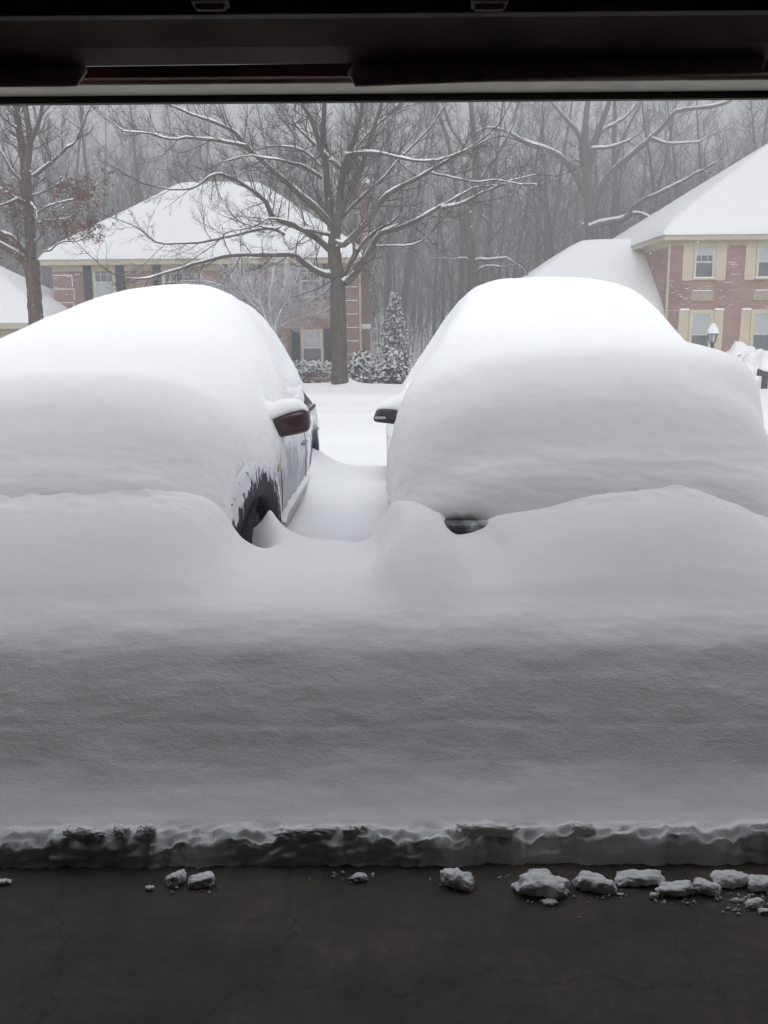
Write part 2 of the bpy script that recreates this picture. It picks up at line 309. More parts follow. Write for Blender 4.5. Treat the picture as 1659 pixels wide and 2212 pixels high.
def H(x, y):
    x = np.asarray(x, float); y = np.asarray(y, float)
    b = cinterp(y, BY, BZ)
    xw = x + .035 * vn(x * 2.1, y * 3.0, 4.)
    c = cinterp(xw, CX, CZ)
    t = np.clip((y - 3.2) / .95, 0, 1); t = .45 * t + .55 * t * t * (3 - 2 * t)
    near = .55 + (c - .55) * t
    q_ = sm(3.0, 3.5, y); crest = b * (1 - q_) + near * q_
    # behind the drift crest
    k = sm(4.2, 4.75, y)
    inL = sm(-.66, -.80, x); inR = sm(.08, .20, x) * (1 - sm(2.2, 2.6, x)); inL = inL * (1 - sm(-2.7, -3.0, x))
    z = crest * (1 - k) + b * k
    under = np.maximum(inL, inR) * sm(4.35, 4.8, y) * (1 - sm(8.8, 9.4, y))
    z = z - under * .28
    # bank against the left car's flank, scoop by its front wheel, small cone of snow
    g = lambda cx, cy, sx, sy: np.exp(-((x - cx) / sx) ** 2 - ((y - cy) / sy) ** 2)
    z = z + .19 * sm(6.2, 7.1, y) * (1 - sm(7.7, 8.6, y)) * np.exp(-(np.clip(x + .60, 0, 9) / .17) ** 1.5)
    z = z - .26 * g(-.68, 4.37, .10, .10) - .10 * g(-.60, 4.95, .10, .28)
    z = z + .20 * np.exp(-(np.sqrt(((x + .575) / .075) ** 2 + ((y - 4.56) / .10) ** 2 + .03)) ) * 1.0
    z = z - .17 * g(-.05, 4.62, .08, .16)
    # lateral fall of the far ground
    z = z - .018 * np.clip(x + 1, -40, 40) * sm(14, 24, y) * (1 - sm(60, 90, y))
    # street: faint plough bank and ruts
    z = z + .05 * np.exp(-((y - 13.2) / .5) ** 2) * (1 + fbm(x * .7, y)) - .05 * np.exp(-((y - 17.3) / .35) ** 2) - .04 * np.exp(-((y - 18.9) / .35) ** 2)
    z = z + .10 * np.exp(-((y - 21.5) / .8) ** 2) * (1 + .6 * fbm(x * .5, 3.))
    # drifts and mound at trunk of the big tree
    z = z + .22 * np.exp(-(np.sqrt(((x + .95) / .35) ** 2 + ((y - 25.9) / .5) ** 2)))
    foot = np.maximum(sm(-.85, -1.35, x), sm(.5, .75, x) * (1 - sm(1.8, 2.1, x)))
    z = z + foot * .05 * np.exp(-((y - 4.16) / .07) ** 2)
    # unevenness
    amp = .010 + .03 * sm(9, 30, y)
    z = z + amp * fbm(x * 1.3, y * 1.3) + .004 * fbm(x * 2.5, y * 9, 2.) * (1 - sm(3.3, 3.9, y)) + .25 * sm(30, 60, y) * fbm(x * .12, y * .12)
    z = z + .008 * fbm(x * 5 + y * 2, y * 8 - x * .8, 5.) * sm(2.6, 2.75, y) * (1 - sm(3.15, 3.5, y))
    # faint prints of the door panels, crossing the slope
    for yy, a in ((2.78, .0015), (2.88, .0025)):
        w_ = .05 * fbm(x * .8, 7.) + .014 * x
        z = z - a * np.exp(-((y - yy - w_) / .010) ** 2) * (0.6 + fbm(x * 2.0, yy))
    # rough edge of the drift where it meets the snow on the cars
    rough = np.exp(-((y - 4.1) / .16) ** 2) * (1 - np.exp(-((x + .25) / .45) ** 2))
    z = z + rough * (.010 * fbm(x * 14, y * 20, 3.))
    return z
def nonuni(parts):
    out = []
    for a, b, n in parts: out += list(np.linspace(a, b, n, endpoint=False))
    return np.array(out + [parts[-1][1]])
gx = nonuni([(-260, -60, 12), (-60, -14, 40), (-14, -3.2, 60), (-3.2, -1.0, 140), (-1.0, .6, 150), (.6, 3.0, 150), (3.0, 16, 60), (16, 60, 40), (60, 260, 12)])
gy = nonuni([(2.62, 3.1, 70), (3.1, 4.0, 80), (4.0, 5.2, 120), (5.2, 9.5, 110), (9.5, 32, 170), (32, 60, 50), (60, 130, 30), (130, 420, 14)])
X, Y = np.meshgrid(gx, gy)
Z = H(X, Y)
# the broken front edge left by the garage door
edge = .012 * fbm(gx * 2.1, 1.) + .016 * fbm(gx * 14, 2.) + .012 * fbm(gx * 50, 2.)
lipz = .072 + .007 * np.clip(gx, -3, 3) + .006 * fbm(gx * 1.6, 8.) + .014 * fbm(gx * 11, 5.) + .018 * fbm(gx * 38, 6.)
rows = []
for s, zz in ((-.012, -.02), (-.006, 0.0), (-.002, .008), (0, .015), (.001, .021), (.001, .028), (.002, .034), (.003, .040), (.004, .046), (.005, .052), (.006, .058), (.008, .064)):
    rows.append((2.505 + s + edge + .017 * sm(-.005, .02, zz) * fbm(gx * 24, zz * 70, 1., 4), zz * (lipz / .074) + .002 * fbm(gx * 40, zz * 90)))
for s in np.linspace(.012, .11, 16):
    yy = 2.505 + s + edge * (1 - sm(.05, .11, s)); hh = H(gx, np.maximum(yy, 2.5))
    t = sm(.0, .10, s)
    zz = lipz * (1 - t) + hh * t + (1 - t) * .026 * fbm(gx * 26, yy * 60, 3.) + .012 * np.exp(-((s - .045) / .02) ** 2) * (1 + fbm(gx * 9, 4.))
    rows.append((yy, zz))
YR = np.array([r[0] for r in rows] + list(Y)); ZR = np.array([r[1] for r in rows] + list(Z)); XR = np.tile(gx, (len(YR), 1))
V = np.stack([XR, YR, ZR], -1).reshape(-1, 3)
g_ = mesh_np('snow_ground', V, grid_faces(len(YR), len(gx)), SNOW, smooth=True)
tag(g_, 'deep wind-drifted snow covering the driveway, street and yards', kind='structure')
# ------------------------------------------------------------------ garage we look out of
def floor_mat():
    m = bpy.data.materials.new('stained_concrete'); m.use_nodes = True; t = m.node_tree; b = t.nodes['Principled BSDF']
    tc = N(t, 'ShaderNodeTexCoord')
    def noise(s, d=6, r=.6):
        n = N(t, 'ShaderNodeTexNoise'); n.inputs['Scale'].default_value = s; n.inputs['Detail'].default_value = d; n.inputs['Roughness'].default_value = r
        t.links.new(tc.outputs['Object'], n.inputs['Vector']); return n
    a = noise(2.2); r = N(t, 'ShaderNodeValToRGB'); r.color_ramp.elements[0].position = .38; r.color_ramp.elements[1].position = .62
    r.color_ramp.elements[0].color = (.020, .0195, .0195, 1); r.color_ramp.elements[1].color = (.092, .074, .058, 1)
    t.links.new(a.outputs[0], r.inputs[0])
    c = noise(26, 8, .7); r2 = N(t, 'ShaderNodeMapRange'); r2.inputs[1].default_value = .35; r2.inputs[2].default_value = .65; r2.inputs[3].default_value = .7; r2.inputs[4].default_value = 1.3
    t.links.new(c.outputs[0], r2.inputs[0])
    mu = N(t, 'ShaderNodeVectorMath', operation='SCALE'); t.links.new(r.outputs[0], mu.inputs[0]); t.links.new(r2.outputs[0], mu.inputs['Scale'])
    # hairline cracks
    v = N(t, 'ShaderNodeTexVoronoi'); v.feature = 'DISTANCE_TO_EDGE'; v.inputs['Scale'].default_value = .8
    d = noise(5, 6, .6); vm = N(t, 'ShaderNodeVectorMath', operation='MULTIPLY_ADD'); vm.inputs[1].default_value = (.35, .35, 0)
    t.links.new(d.outputs['Color'], vm.inputs[0]); t.links.new(tc.outputs['Object'], vm.inputs[2]); t.links.new(vm.outputs[0], v.inputs['Vector'])
    cr = N(t, 'ShaderNodeMapRange'); cr.inputs[1].default_value = 0; cr.inputs[2].default_value = .007; cr.inputs[3].default_value = .5; cr.inputs[4].default_value = 1
    t.links.new(v.outputs['Distance'], cr.inputs[0])
    m2 = N(t, 'ShaderNodeVectorMath', operation='SCALE'); t.links.new(mu.outputs[0], m2.inputs[0]); t.links.new(cr.outputs[0], m2.inputs['Scale'])
    t.links.new(m2.outputs[0], b.inputs['Base Color'])
    rr = N(t, 'ShaderNodeMapRange'); rr.inputs[3].default_value = .55; rr.inputs[4].default_value = .85; t.links.new(a.outputs[0], rr.inputs[0]); t.links.new(rr.outputs[0], b.inputs['Roughness'])
    bp = N(t, 'ShaderNodeBump'); bp.inputs['Distance'].default_value = .003; t.links.new(c.outputs[0], bp.inputs['Height']); t.links.new(bp.outputs[0], b.inputs['Normal'])
    return m
fl = MB().box(-3.2, 3.2, -4.5, 2.9, -.2, 0).build('garage_floor', floor_mat()); tag(fl, 'dark stained concrete floor of the garage', kind='structure')
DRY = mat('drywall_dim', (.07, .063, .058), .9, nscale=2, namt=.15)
WOODR = mat('red_brown_wood', (.15, .07, .058), .7, nscale=14, namt=.35, bump=.002, bscale=30)
TRIM = mat('weathered_white_trim', (.78, .74, .62), .6, nscale=9, namt=.10, bump=.001, bscale=30)
DARKM = mat('dark_galvanised', (.11, .094, .083), .85, metal=0, nscale=10, namt=.3)
RUB = mat('brown_rubber_seal', (.50, .39, .36), .65, nscale=20, namt=.2)
HINGE = mat('dull_hinge', (.16, .12, .10), .8, nscale=20, namt=.2)
CABLE = mat('steel_rod', (.42, .46, .46), .35, metal=.6)
gar = empty('garage', (0, 2.48, 0), 'dark attached garage seen from inside, with raised overhead door', 'garage')
GL = (0, 2.48, 0)
def gp(o): return keep(o, gar, GL)
LT = P(830, 222, 2.50).z                   # underside of the opening
gp(MB().box(-3.3, -3.1, -4.5, 2.48, 0, 2.9).build('side_wall', DRY)); gp(MB().box(3.1, 3.3, -4.5, 2.48, 0, 2.9).build('side_wall', DRY))
gp(MB().box(-3.3, 3.3, -4.7, -4.5, 0, 2.9).build('back_wall', DRY))
gp(MB().box(-3.3, 3.3, -4.7, 2.478, 2.70, 2.79).build('ceiling', DRY))
gp(MB().box(-4.5, -2.45, 2.48, 2.66, -.2, 2.80).build('front_wall', BRICK2)); gp(MB().box(2.45, 4.5, 2.48, 2.66, -.2, 2.80).build('front_wall', BRICK2))
gp(MB().box(-2.448, 2.448, 2.50, 2.66, LT + .25, 2.80).build('front_wall', BRICK2))
rfm = MB().add([(-5, 2.84, 2.86), (5, 2.84, 2.86), (5, -1.0, 4.9), (-5, -1.0, 4.9), (-5, -5.0, 2.9), (5, -5.0, 2.9), (-5, 2.84, 2.80), (5, 2.84, 2.80), (5, -1.0, 4.84), (-5, -1.0, 4.84), (-5, -5.0, 2.84), (5, -5.0, 2.84)],
   [(0,1,2,3),(3,2,5,4),(6,9,8,7),(9,10,11,8),(0,6,7,1),(4,5,11,10),(0,3,9,6),(3,4,10,9),(1,7,8,2),(2,8,11,5)])
grf = gp(rfm.build('roof', SHING))
MB().add([(-5.02, 2.86, 2.862), (5.02, 2.86, 2.862), (5.02, -1.0, 4.91), (-5.02, -1.0, 4.91), (-5.02, 2.90, 3.02), (5.02, 2.90, 3.02), (5.02, 2.7, 3.20), (-5.02, 2.7, 3.20), (5.02, -1.0, 5.3), (-5.02, -1.0, 5.3), (-5.02, -5, 3.3), (5.02, -5, 3.3)],
   [(0,1,5,4),(4,5,6,7),(7,6,8,9),(9,8,11,10)]).build('roof_snow', SNOWR, grf)
gp(MB().box(-5, 5, 2.662, 2.83, 2.74, 2.798).build('shade_eave', TRIM))  # unseen overhang, added to darken the snow by the door
# head jamb: pale board whose underside catches the light from the snow, dark strip outside, red-brown lintel inside
gp(MB().box(-2.44, 2.44, 2.335, 2.365, LT + .022, LT + .30).build('lintel', WOODR))
gp(MB().box(-2.44, 2.44, 2.366, 2.472, LT + .014, LT + .06).build('trim_board', TRIM, bevel=.003))
gp(MB().box(-2.44, 2.44, 2.4735, 2.492, LT - .002, LT + .20).build('weather_strip', mat('dark_brown_strip', (.05, .042, .038), .6)))
gp(MB().box(-2.44, 2.44, 2.36, 2.478, LT + .061, LT + .60).build('header_fill', DRY))
# raised door hanging in its curved track, seen from below
DZ = P(830, 150, 2.24).z
sec = []
door = MB()
prof = [(2.27, DZ + .06), (2.235, DZ + .012), (2.19, DZ + .035), (2.17, DZ + .05), (2.02, DZ + .16), (1.70, DZ + .30), (1.3, DZ + .34), (-.2, DZ + .35), (-.2, DZ + .39), (1.3, DZ + .38), (1.72, DZ + .34), (2.05, DZ + .21), (2.24, DZ + .10)]
vs = [(x, y, z) for x in (-2.42, 2.42) for y, z in prof]; n_ = len(prof)
door.add(vs, [(i, (i+1) % n_, n_ + (i+1) % n_, n_ + i) for i in range(n_)] + [tuple(range(n_))[::-1], tuple(range(n_, 2*n_))])
dr = door.build('door', mat('door_panel_dark', (.22, .175, .145), .6, nscale=6, namt=.25)); gp(dr)
def seal(x0, x1, sag, rr, name='door_seal'):
    xs = np.linspace(x0, x1, 60); th = np.linspace(-.35 * math.pi, 1.1 * math.pi, 14)
    u = (xs - x0) / (x1 - x0)
    rad = rr * (1 - .9 * np.clip((np.abs(u - .5) * 2 - .985) / .015, 0, 1) ** 2)
    vs = []
    for x, uu, r_ in zip(xs, u, rad):
        zc = DZ + .002 + sag(uu)
        for t in th: vs.append((x, 2.245 + r_ * math.cos(t + math.pi / 2) * .8 - .0, zc - r_ * math.sin(t + .2) ))
    return mesh_np(name, np.array(vs), grid_faces(60, 14), RUB, dr, smooth=True)
a0 = P(-60, 150, 2.24).x; a1 = P(184, 150, 2.24).x; b0 = P(754, 150, 2.24).x; b1 = P(1652, 130, 2.24).x
for (x0, x1, sg) in ((-1.6, a1, lambda u: .002 * u), (b0, b1, lambda u: -.004 + .022 * u ** .8)):
    s_ = seal(x0, x1, sg, .038)
    s_.modifiers.new('thick', 'SOLIDIFY').thickness = .004
sr = MB().tube((a1 - .1, 2.25, DZ + .016), (b0 + .1, 2.25, DZ + .020), .003, n=6).build('retainer_rod', CABLE, dr)
for px in (450, 1060):
    x = P(px, 10, 1.95).x
    h = MB(); h.box(x - .036, x + .036, 1.95, 2.0, P(px, 14, 1.98).z, P(px, -30, 1.98).z); h.tube((x - .03, 1.975, P(px, 12, 1.98).z), (x + .03, 1.975, P(px, 12, 1.98).z), .012, n=12); h.box(x - .05, x + .05, 1.97, 2.01, P(px, -8, 1.98).z + .01, P(px, -8, 1.98).z + .05)
    h.build('hinge', HINGE, dr, bevel=.004)
z0 = P(830, 33, 2.05).z
MB().box(-2.4, 2.4, 2.03, 2.06, z0, z0 + .03).build('stiffener', DARKM, dr, bevel=.004)
MB().box(-2.4, 2.4, 2.00, 2.03, z0 - .012, z0 + .004).build('stiffener', DARKM, dr, bevel=.003)
def ico_clumps(C, rr, rg):
    base = np.array([(0,0,1),(1,0,0),(0,1,0),(-1,0,0),(0,-1,0),(0,0,-.5)], float); f0 = np.array([(0,1,2),(0,2,3),(0,3,4),(0,4,1),(5,2,1),(5,3,2),(5,4,3),(5,1,4)])
    V = (C[:, None, :] + base[None] * rr[:, None, None] * rg.uniform(.6, 1.3, (len(C), 6, 1))).reshape(-1, 3); F = (f0[None] + (np.arange(len(C))*6)[:, None, None]).reshape(-1, 3); return V, F
# ------------------------------------------------------------------ snow chunks
def chunk_mesh(name, sx, sy, sz, seed, mt, rough=.13):
    import bmesh
    bm = bmesh.new(); bmesh.ops.create_cube(bm, size=2.0)
    bmesh.ops.subdivide_edges(bm, edges=bm.edges[:], cuts=17, use_grid_fill=True)
    v = np.array([p.co[:] for p in bm.verts])
    l = (np.abs(v) ** 3.0).sum(1, keepdims=True) ** (1/3.0); v = v / l
    dm_ = np.array([sx, sy, sz]); q = v * dm_ / (dm_.prod() ** (1/3)) * .9 + seed * 7.7
    v = v * (1 + .34 * fbm(q[:, 0], q[:, 1], q[:, 2], 3)[:, None] + .14 * vn(q[:, 0] * 2.2, q[:, 1] * 2.2, q[:, 2] * 2.2)[:, None] + rough * fbm(q[:, 0] * 6, q[:, 1] * 6, q[:, 2] * 6, 4)[:, None])
    v = v * np.array([sx, sy, sz]); v[:, 2] = np.maximum(v[:, 2] , -.8 * sz)
    for p, c in zip(bm.verts, v): p.co = c
    me = bpy.data.meshes.new(name); bm.to_mesh(me); bm.free()
    o = link(name, me, mt, smooth=True); return o
GRP = 'snow chunks fallen on the garage floor'
# px, py (bottom centre), width px, height px, label
chunks = [
 (380, 1913, 46, 36, 'jagged upright snow chunk on the dark floor, left one of the touching pair', 25),
 (433, 1917, 60, 30, 'rounded low snow chunk on the dark floor, right one of the touching pair', 8),
 (322, 1924, 22, 12, 'tiny pale snow lump just left of the touching pair of chunks', 0),
 (778, 1905, 34, 22, 'small shadowed snow crumble below the middle of the snow edge', 5),
 (988, 1920, 74, 46, 'wedge-shaped snow chunk lying alone right of the floor centre', -28),
 (1176, 1940, 126, 50, 'largest snow slab on the floor, first of the long right row', -6),
 (1165, 1900, 50, 24, 'grey snow lump half hidden behind the largest slab', 0),
 (1286, 1928, 98, 42, 'peaked snow chunk just right of the largest slab', -10),
 (1386, 1915, 104, 30, 'flat oblong snow slab set back in the right row', 4),
 (1462, 1938, 84, 32, 'squarish snow chunk in front of the flat oblong slab', 3),
 (1414, 1942, 20, 18, 'small round snow ball at the left end of the squarish chunk', 0),
 (1533, 1934, 66, 34, 'tilted blocky snow chunk right of the squarish one', -12),
 (1584, 1918, 92, 36, 'broad rear snow slab near the right picture edge', 0),
 (1650, 1925, 70, 34, 'snow slab cut off by the right picture edge', 0),
 (1590, 1950, 18, 12, 'little snow lump in front of the broad rear slab', 0),
 (1632, 1962, 40, 24, 'crumbly snow lump by the right edge in front of the slabs', 10),
 (1190, 1956, 34, 12, 'crumb of snow fallen in front of the largest slab', 0),
 (1340, 1936, 14, 8, 'pea-sized snow crumb between the peaked chunk and small ball', 0),
 (1652, 1975, 26, 14, 'foremost snow lump at the right picture edge', 0),
 (8, 1912, 30, 14, 'dim snow lump cut off by the left picture edge', 0),
]
for i, (px, py, wp, hp, lab, rz) in enumerate(chunks):
    # depth where the floor is seen at this pixel
    d = (P(px, py, 1.0) - Vector((0, 0, CAM_Z))); t = -CAM_Z / d.z; g0 = Vector((0, 0, CAM_Z)) + d * t
    s = t * d.y / FPX * 1.03
    hx = wp * s / 2; hz = hp * s / 2 * .80
    o = chunk_mesh('snow_chunk', hx, max(.6 * hx, .7 * hz) if hx < .05 else hx * .5, hz, i + 1, SNOWK)
    o.location = (g0.x, g0.y + hx * .4, hz * .78); o.rotation_euler = (R(random.uniform(-5, 5)), R(-rz * .4), R(rz))
    tag(o, lab, 'snow chunk', GRP)
EDG = [(195, 1812, 95, 22, 'long low snow crust on the snow edge, leftmost of the crusts'), (275, 1812, 36, 26, 'wedge of snow crust tilted into a notch of the snow edge'), (325, 1812, 46, 28, 'thick snow crust right of the notch on the snow edge'),
       (660, 1806, 130, 18, 'long snow crust on the snow edge left of the middle'), (768, 1806, 50, 24, 'short lumpy snow crust next to the long one left of the middle'),
       (1042, 1798, 140, 24, 'long thick snow crust on the snow edge right of the middle'), (1250, 1792, 54, 24, 'small square snow crust on the snow edge, rightmost of the crusts')]
for i, (px, py, wp, hp, lab) in enumerate(EDG):
    q = P(px, py, 2.585); s = 2.6 / FPX; hx = wp * s / 2; hz = hp * s / 2
    o = chunk_mesh('snow_crust', hx, .020, hz * 1.15, 40 + i, SNOWK, .22)
    o.location = (q.x, 2.540, .080 + hz * .55)
    o.rotation_euler = (R(-12), R(random.uniform(-4, 4)), R(random.uniform(-6, 6)))
    tag(o, lab, 'snow crust', 'snow crusts left standing along the snow edge')
rc_ = np.random.default_rng(3); cc = []; cr_ = []
for (px, py, sx, sy, n_) in ((1190, 1950, 40, 7, 16), (1330, 1935, 26, 8, 12), (1420, 1945, 20, 10, 10), (1620, 1945, 60, 16, 46), (1590, 1960, 40, 12, 16), (760, 1895, 50, 8, 18), (960, 1905, 20, 8, 12), (1230, 1975, 60, 10, 5), (400, 1925, 60, 6, 8), (1080, 1895, 30, 4, 5), (1500, 1950, 60, 8, 12)):
    for k in range(n_):
        d = P(px + rc_.normal(0, sx * .6), py + rc_.normal(0, sy * .6), 1.0) - Vector((0, 0, CAM_Z)); g0 = Vector((0, 0, CAM_Z)) + d * (-CAM_Z / d.z); r_ = float(rc_.uniform(.0012, .0065)); cc.append((g0.x, g0.y, r_ * .5)); cr_.append(r_)
V, F = ico_clumps(np.array(cc), np.array(cr_), rc_); tag(mesh_np('snow_crumbs', V, F, SNOWT), 'loose crumbs of snow scattered on the floor around the chunks', 'snow crumbs', kind='stuff')
# ------------------------------------------------------------------ cars
def crom(Pts, t):
    """Catmull-Rom through rows of Pts at parameter t in [0, n-1] (array)"""
    n = len(Pts); i = np.clip(np.floor(t).astype(int), 0, n - 2); f = (t - i)[:, None] if Pts.ndim == 2 else (t - i)[:, None, None]
    g = lambda k: Pts[np.clip(k, 0, n - 1)]
    p0, p1, p2, p3 = g(i - 1), g(i), g(i + 1), g(i + 2)
    return .5 * ((2 * p1) + (-p0 + p2) * f + (2*p0 - 5*p1 + 4*p2 - p3) * f**2 + (-p0 + 3*p1 - 3*p2 + p3) * f**3)
def loft(stations, ny, ns):
    """stations: list of (Y, [(x,z)...]) -> V (ny*ns,3)"""
    A = np.array([[(x, y, z) for x, z in pts] for y, pts in stations], float)     # S x 11 x 3
    T = np.linspace(0, len(A) - 1, ny); B = crom(A, T)                               # ny x 11 x 3
    U = np.linspace(0, A.shape[1] - 1, ns); C = np.transpose(crom(np.transpose(B, (1, 0, 2)), U), (1, 0, 2))
    return C
def normals(C):
    du = np.gradient(C, axis=1); dv = np.gradient(C, axis=0); n = np.cross(dv, du)
    n /= np.linalg.norm(n, axis=2, keepdims=True) + 1e-9
    return n
_am = {}
def arch_mat(wy):
    if wy in _am: return _am[wy]
    m = bpy.data.materials.new('arch_shade_frosted'); m.use_nodes = True; t = m.node_tree; b = t.nodes['Principled BSDF']; b.inputs['Roughness'].default_value = .7
    tc = N(t, 'ShaderNodeTexCoord'); sx = N(t, 'ShaderNodeSeparateXYZ'); t.links.new(tc.outputs['Object'], sx.inputs[0])
    cb = N(t, 'ShaderNodeCombineXYZ'); a = N(t, 'ShaderNodeMath', operation='SUBTRACT'); a.inputs[1].default_value = wy; c = N(t, 'ShaderNodeMath', operation='SUBTRACT'); c.inputs[1].default_value = .34
    t.links.new(sx.outputs[1], a.inputs[0]); t.links.new(sx.outputs[2], c.inputs[0]); t.links.new(a.outputs[0], cb.inputs[0]); t.links.new(c.outputs[0], cb.inputs[1])
    ln = N(t, 'ShaderNodeVectorMath', operation='LENGTH'); t.links.new(cb.outputs[0], ln.inputs[0])
    mr = N(t, 'ShaderNodeMapRange'); mr.inputs[1].default_value = .41; mr.inputs[2].default_value = .56; mr.inputs[3].default_value = -.24; mr.inputs[4].default_value = .17; t.links.new(ln.outputs['Value'], mr.inputs[0])
    mp = N(t, 'ShaderNodeMapping'); mp.inputs['Scale'].default_value = (30, 40, 13); t.links.new(tc.outputs['Object'], mp.inputs[0])
    n = N(t, 'ShaderNodeTexNoise'); n.inputs['Scale'].default_value = 1; n.inputs['Detail'].default_value = 4; t.links.new(mp.outputs[0], n.inputs['Vector'])
    s = N(t, 'ShaderNodeMath', operation='ADD'); t.links.new(n.outputs[0], s.inputs[0]); t.links.new(mr.outputs[0], s.inputs[1])
    k = N(t, 'ShaderNodeMapRange', interpolation_type='SMOOTHSTEP'); k.inputs[1].default_value = .47; k.inputs[2].default_value = .54; t.links.new(s.outputs[0], k.inputs[0])
    mi = N(t, 'ShaderNodeMix', data_type='RGBA'); mi.inputs[6].default_value = (.045, .045, .06, 1); mi.inputs[7].default_value = (.85, .86, .89, 1)  # dark tone paints the shade in the arch gap, pale tone is frost
    t.links.new(k.outputs[0], mi.inputs[0]); t.links.new(mi.outputs[2], b.inputs['Base Color'])
    bp = N(t, 'ShaderNodeBump'); bp.inputs['Distance'].default_value = .012; t.links.new(k.outputs[0], bp.inputs['Height']); t.links.new(bp.outputs[0], b.inputs['Normal'])
    _am[wy] = m; return m
class Car:
    """body shape in local coordinates: nose at y=0, car runs to +y, wheels on z=0"""
    def __init__(s, top, L, hw, hood, roof, wsb, wst):
        s.L, s.hw0 = L, hw
        s.ty = [0, .08, .25, wsb - .55, wsb, wst, wst + .7, L - .95, L - .3, L - .05, L]
        s.tz = [.55, .68, hood - .13, hood - .04, hood, roof - .03, roof, roof - .03, roof - .35 if not top else roof - .2, .85, .6]
        s.cab = (wsb, wst, L)
    def top(s, y): return cinterp(y, s.ty, s.tz)
    def hw(s, y): return s.hw0 * cinterp(y, [0, .15, .35, .55, .8, 1.15, s.L - .9, s.L - .2, s.L], [.64, .77, .86, .915, .96, 1, 1, .94, .86])
    def section(s, y):
        y = np.atleast_1d(y); tp, hw = s.top(y), s.hw(y)
        c = sm(s.cab[0] - .05, s.cab[1], y) * (1 - sm(s.L - .35, s.L - .02, y))
        belt = np.minimum(.93, tp - .10)
        wt = hw * (.84 * (1 - c) + .72 * c)
        zt = tp - (.06 + .02 * c)
        pts = np.array([(hw * .90, y*0 + .24), (hw * .985, y*0 + .34), (hw * .995, y*0 + .50 * (belt / .93)), (hw, .74 * belt / .93), (hw * .975, belt), (wt * .5 + hw * .49, (belt + zt) / 2), (wt, zt), (wt * .55, tp - .012), (wt * 0, tp)])
        return np.transpose(pts, (2, 0, 1))      # ny x 9 x 2
    def surface(s, ys, n=70, u0=0, u1=8, side=1):
        S = s.section(ys); B = np.transpose(crom(np.transpose(S, (1, 0, 2)), np.linspace(u0, u1, n)), (1, 0, 2))
        out = np.zeros(B.shape[:2] + (3,)); out[..., 0] = side * B[..., 0]; out[..., 1] = np.asarray(ys)[:, None]; out[..., 2] = B[..., 1]
        return out
    def patch(s, name, y0, y1, u0, u1, side, off, mt, parent, ny=20, nu=14):
        C = s.surface(np.linspace(y0, y1, ny), nu, u0, u1, side); n = normals(C) * (-1 if side > 0 else 1)
        n = normals(C); sg = np.sign((n[..., 0] * side).mean() or 1)
        C = C + n * sg * off
        o = mesh_np(name, C.reshape(-1, 3), grid_faces(ny, nu), mt, parent, smooth=True); md = o.modifiers.new('thick', 'SOLIDIFY'); md.thickness = .006; md.offset = 0
        return o
TYRE = mat('tyre_rubber', (.025, .025, .028), .85, nscale=20, namt=.3, bump=.003, bscale=60)
RIM = mat('alloy_rim', (.45, .46, .48), .3, metal=.8, nscale=8, namt=.1)
BLACKP = mat('black_plastic', (.03, .031, .036), .5, nscale=20, namt=.2)
GLASSC = mat('car_glass', (.03, .035, .04), .05, spec=.8, nscale=3, namt=.3)
def wheel(parent, x, y, side, r=.33, zc=.33):
    e = MB(); e.lathe([(r*.62, -.10), (r*.80, -.115), (r*.96, -.10), (r, -.07), (r, .07), (r*.96, .10), (r*.80, .115), (r*.62, .10), (r*.62, -.10)], 40, 'x')
    t = e.build('wheel', TYRE, parent, smooth=True); t.location = (x, y, zc)
    rm = MB(); rm.lathe([(r*.62, -.09), (r*.60, 0), (r*.62, .09)], 32, 'x')
    for k in range(7):
        a = 2 * math.pi * k / 7; rm.tube((side*.06, 0, 0), (side*.07, r*.6*math.cos(a), r*.6*math.sin(a)), .026, .018, 6)
    rm.lathe([(0, side*.09), (.05, side*.085), (.06, side*.05), (.06, 0)], 16, 'x')
    rm.build('rim', RIM, t, smooth=False)
    return t
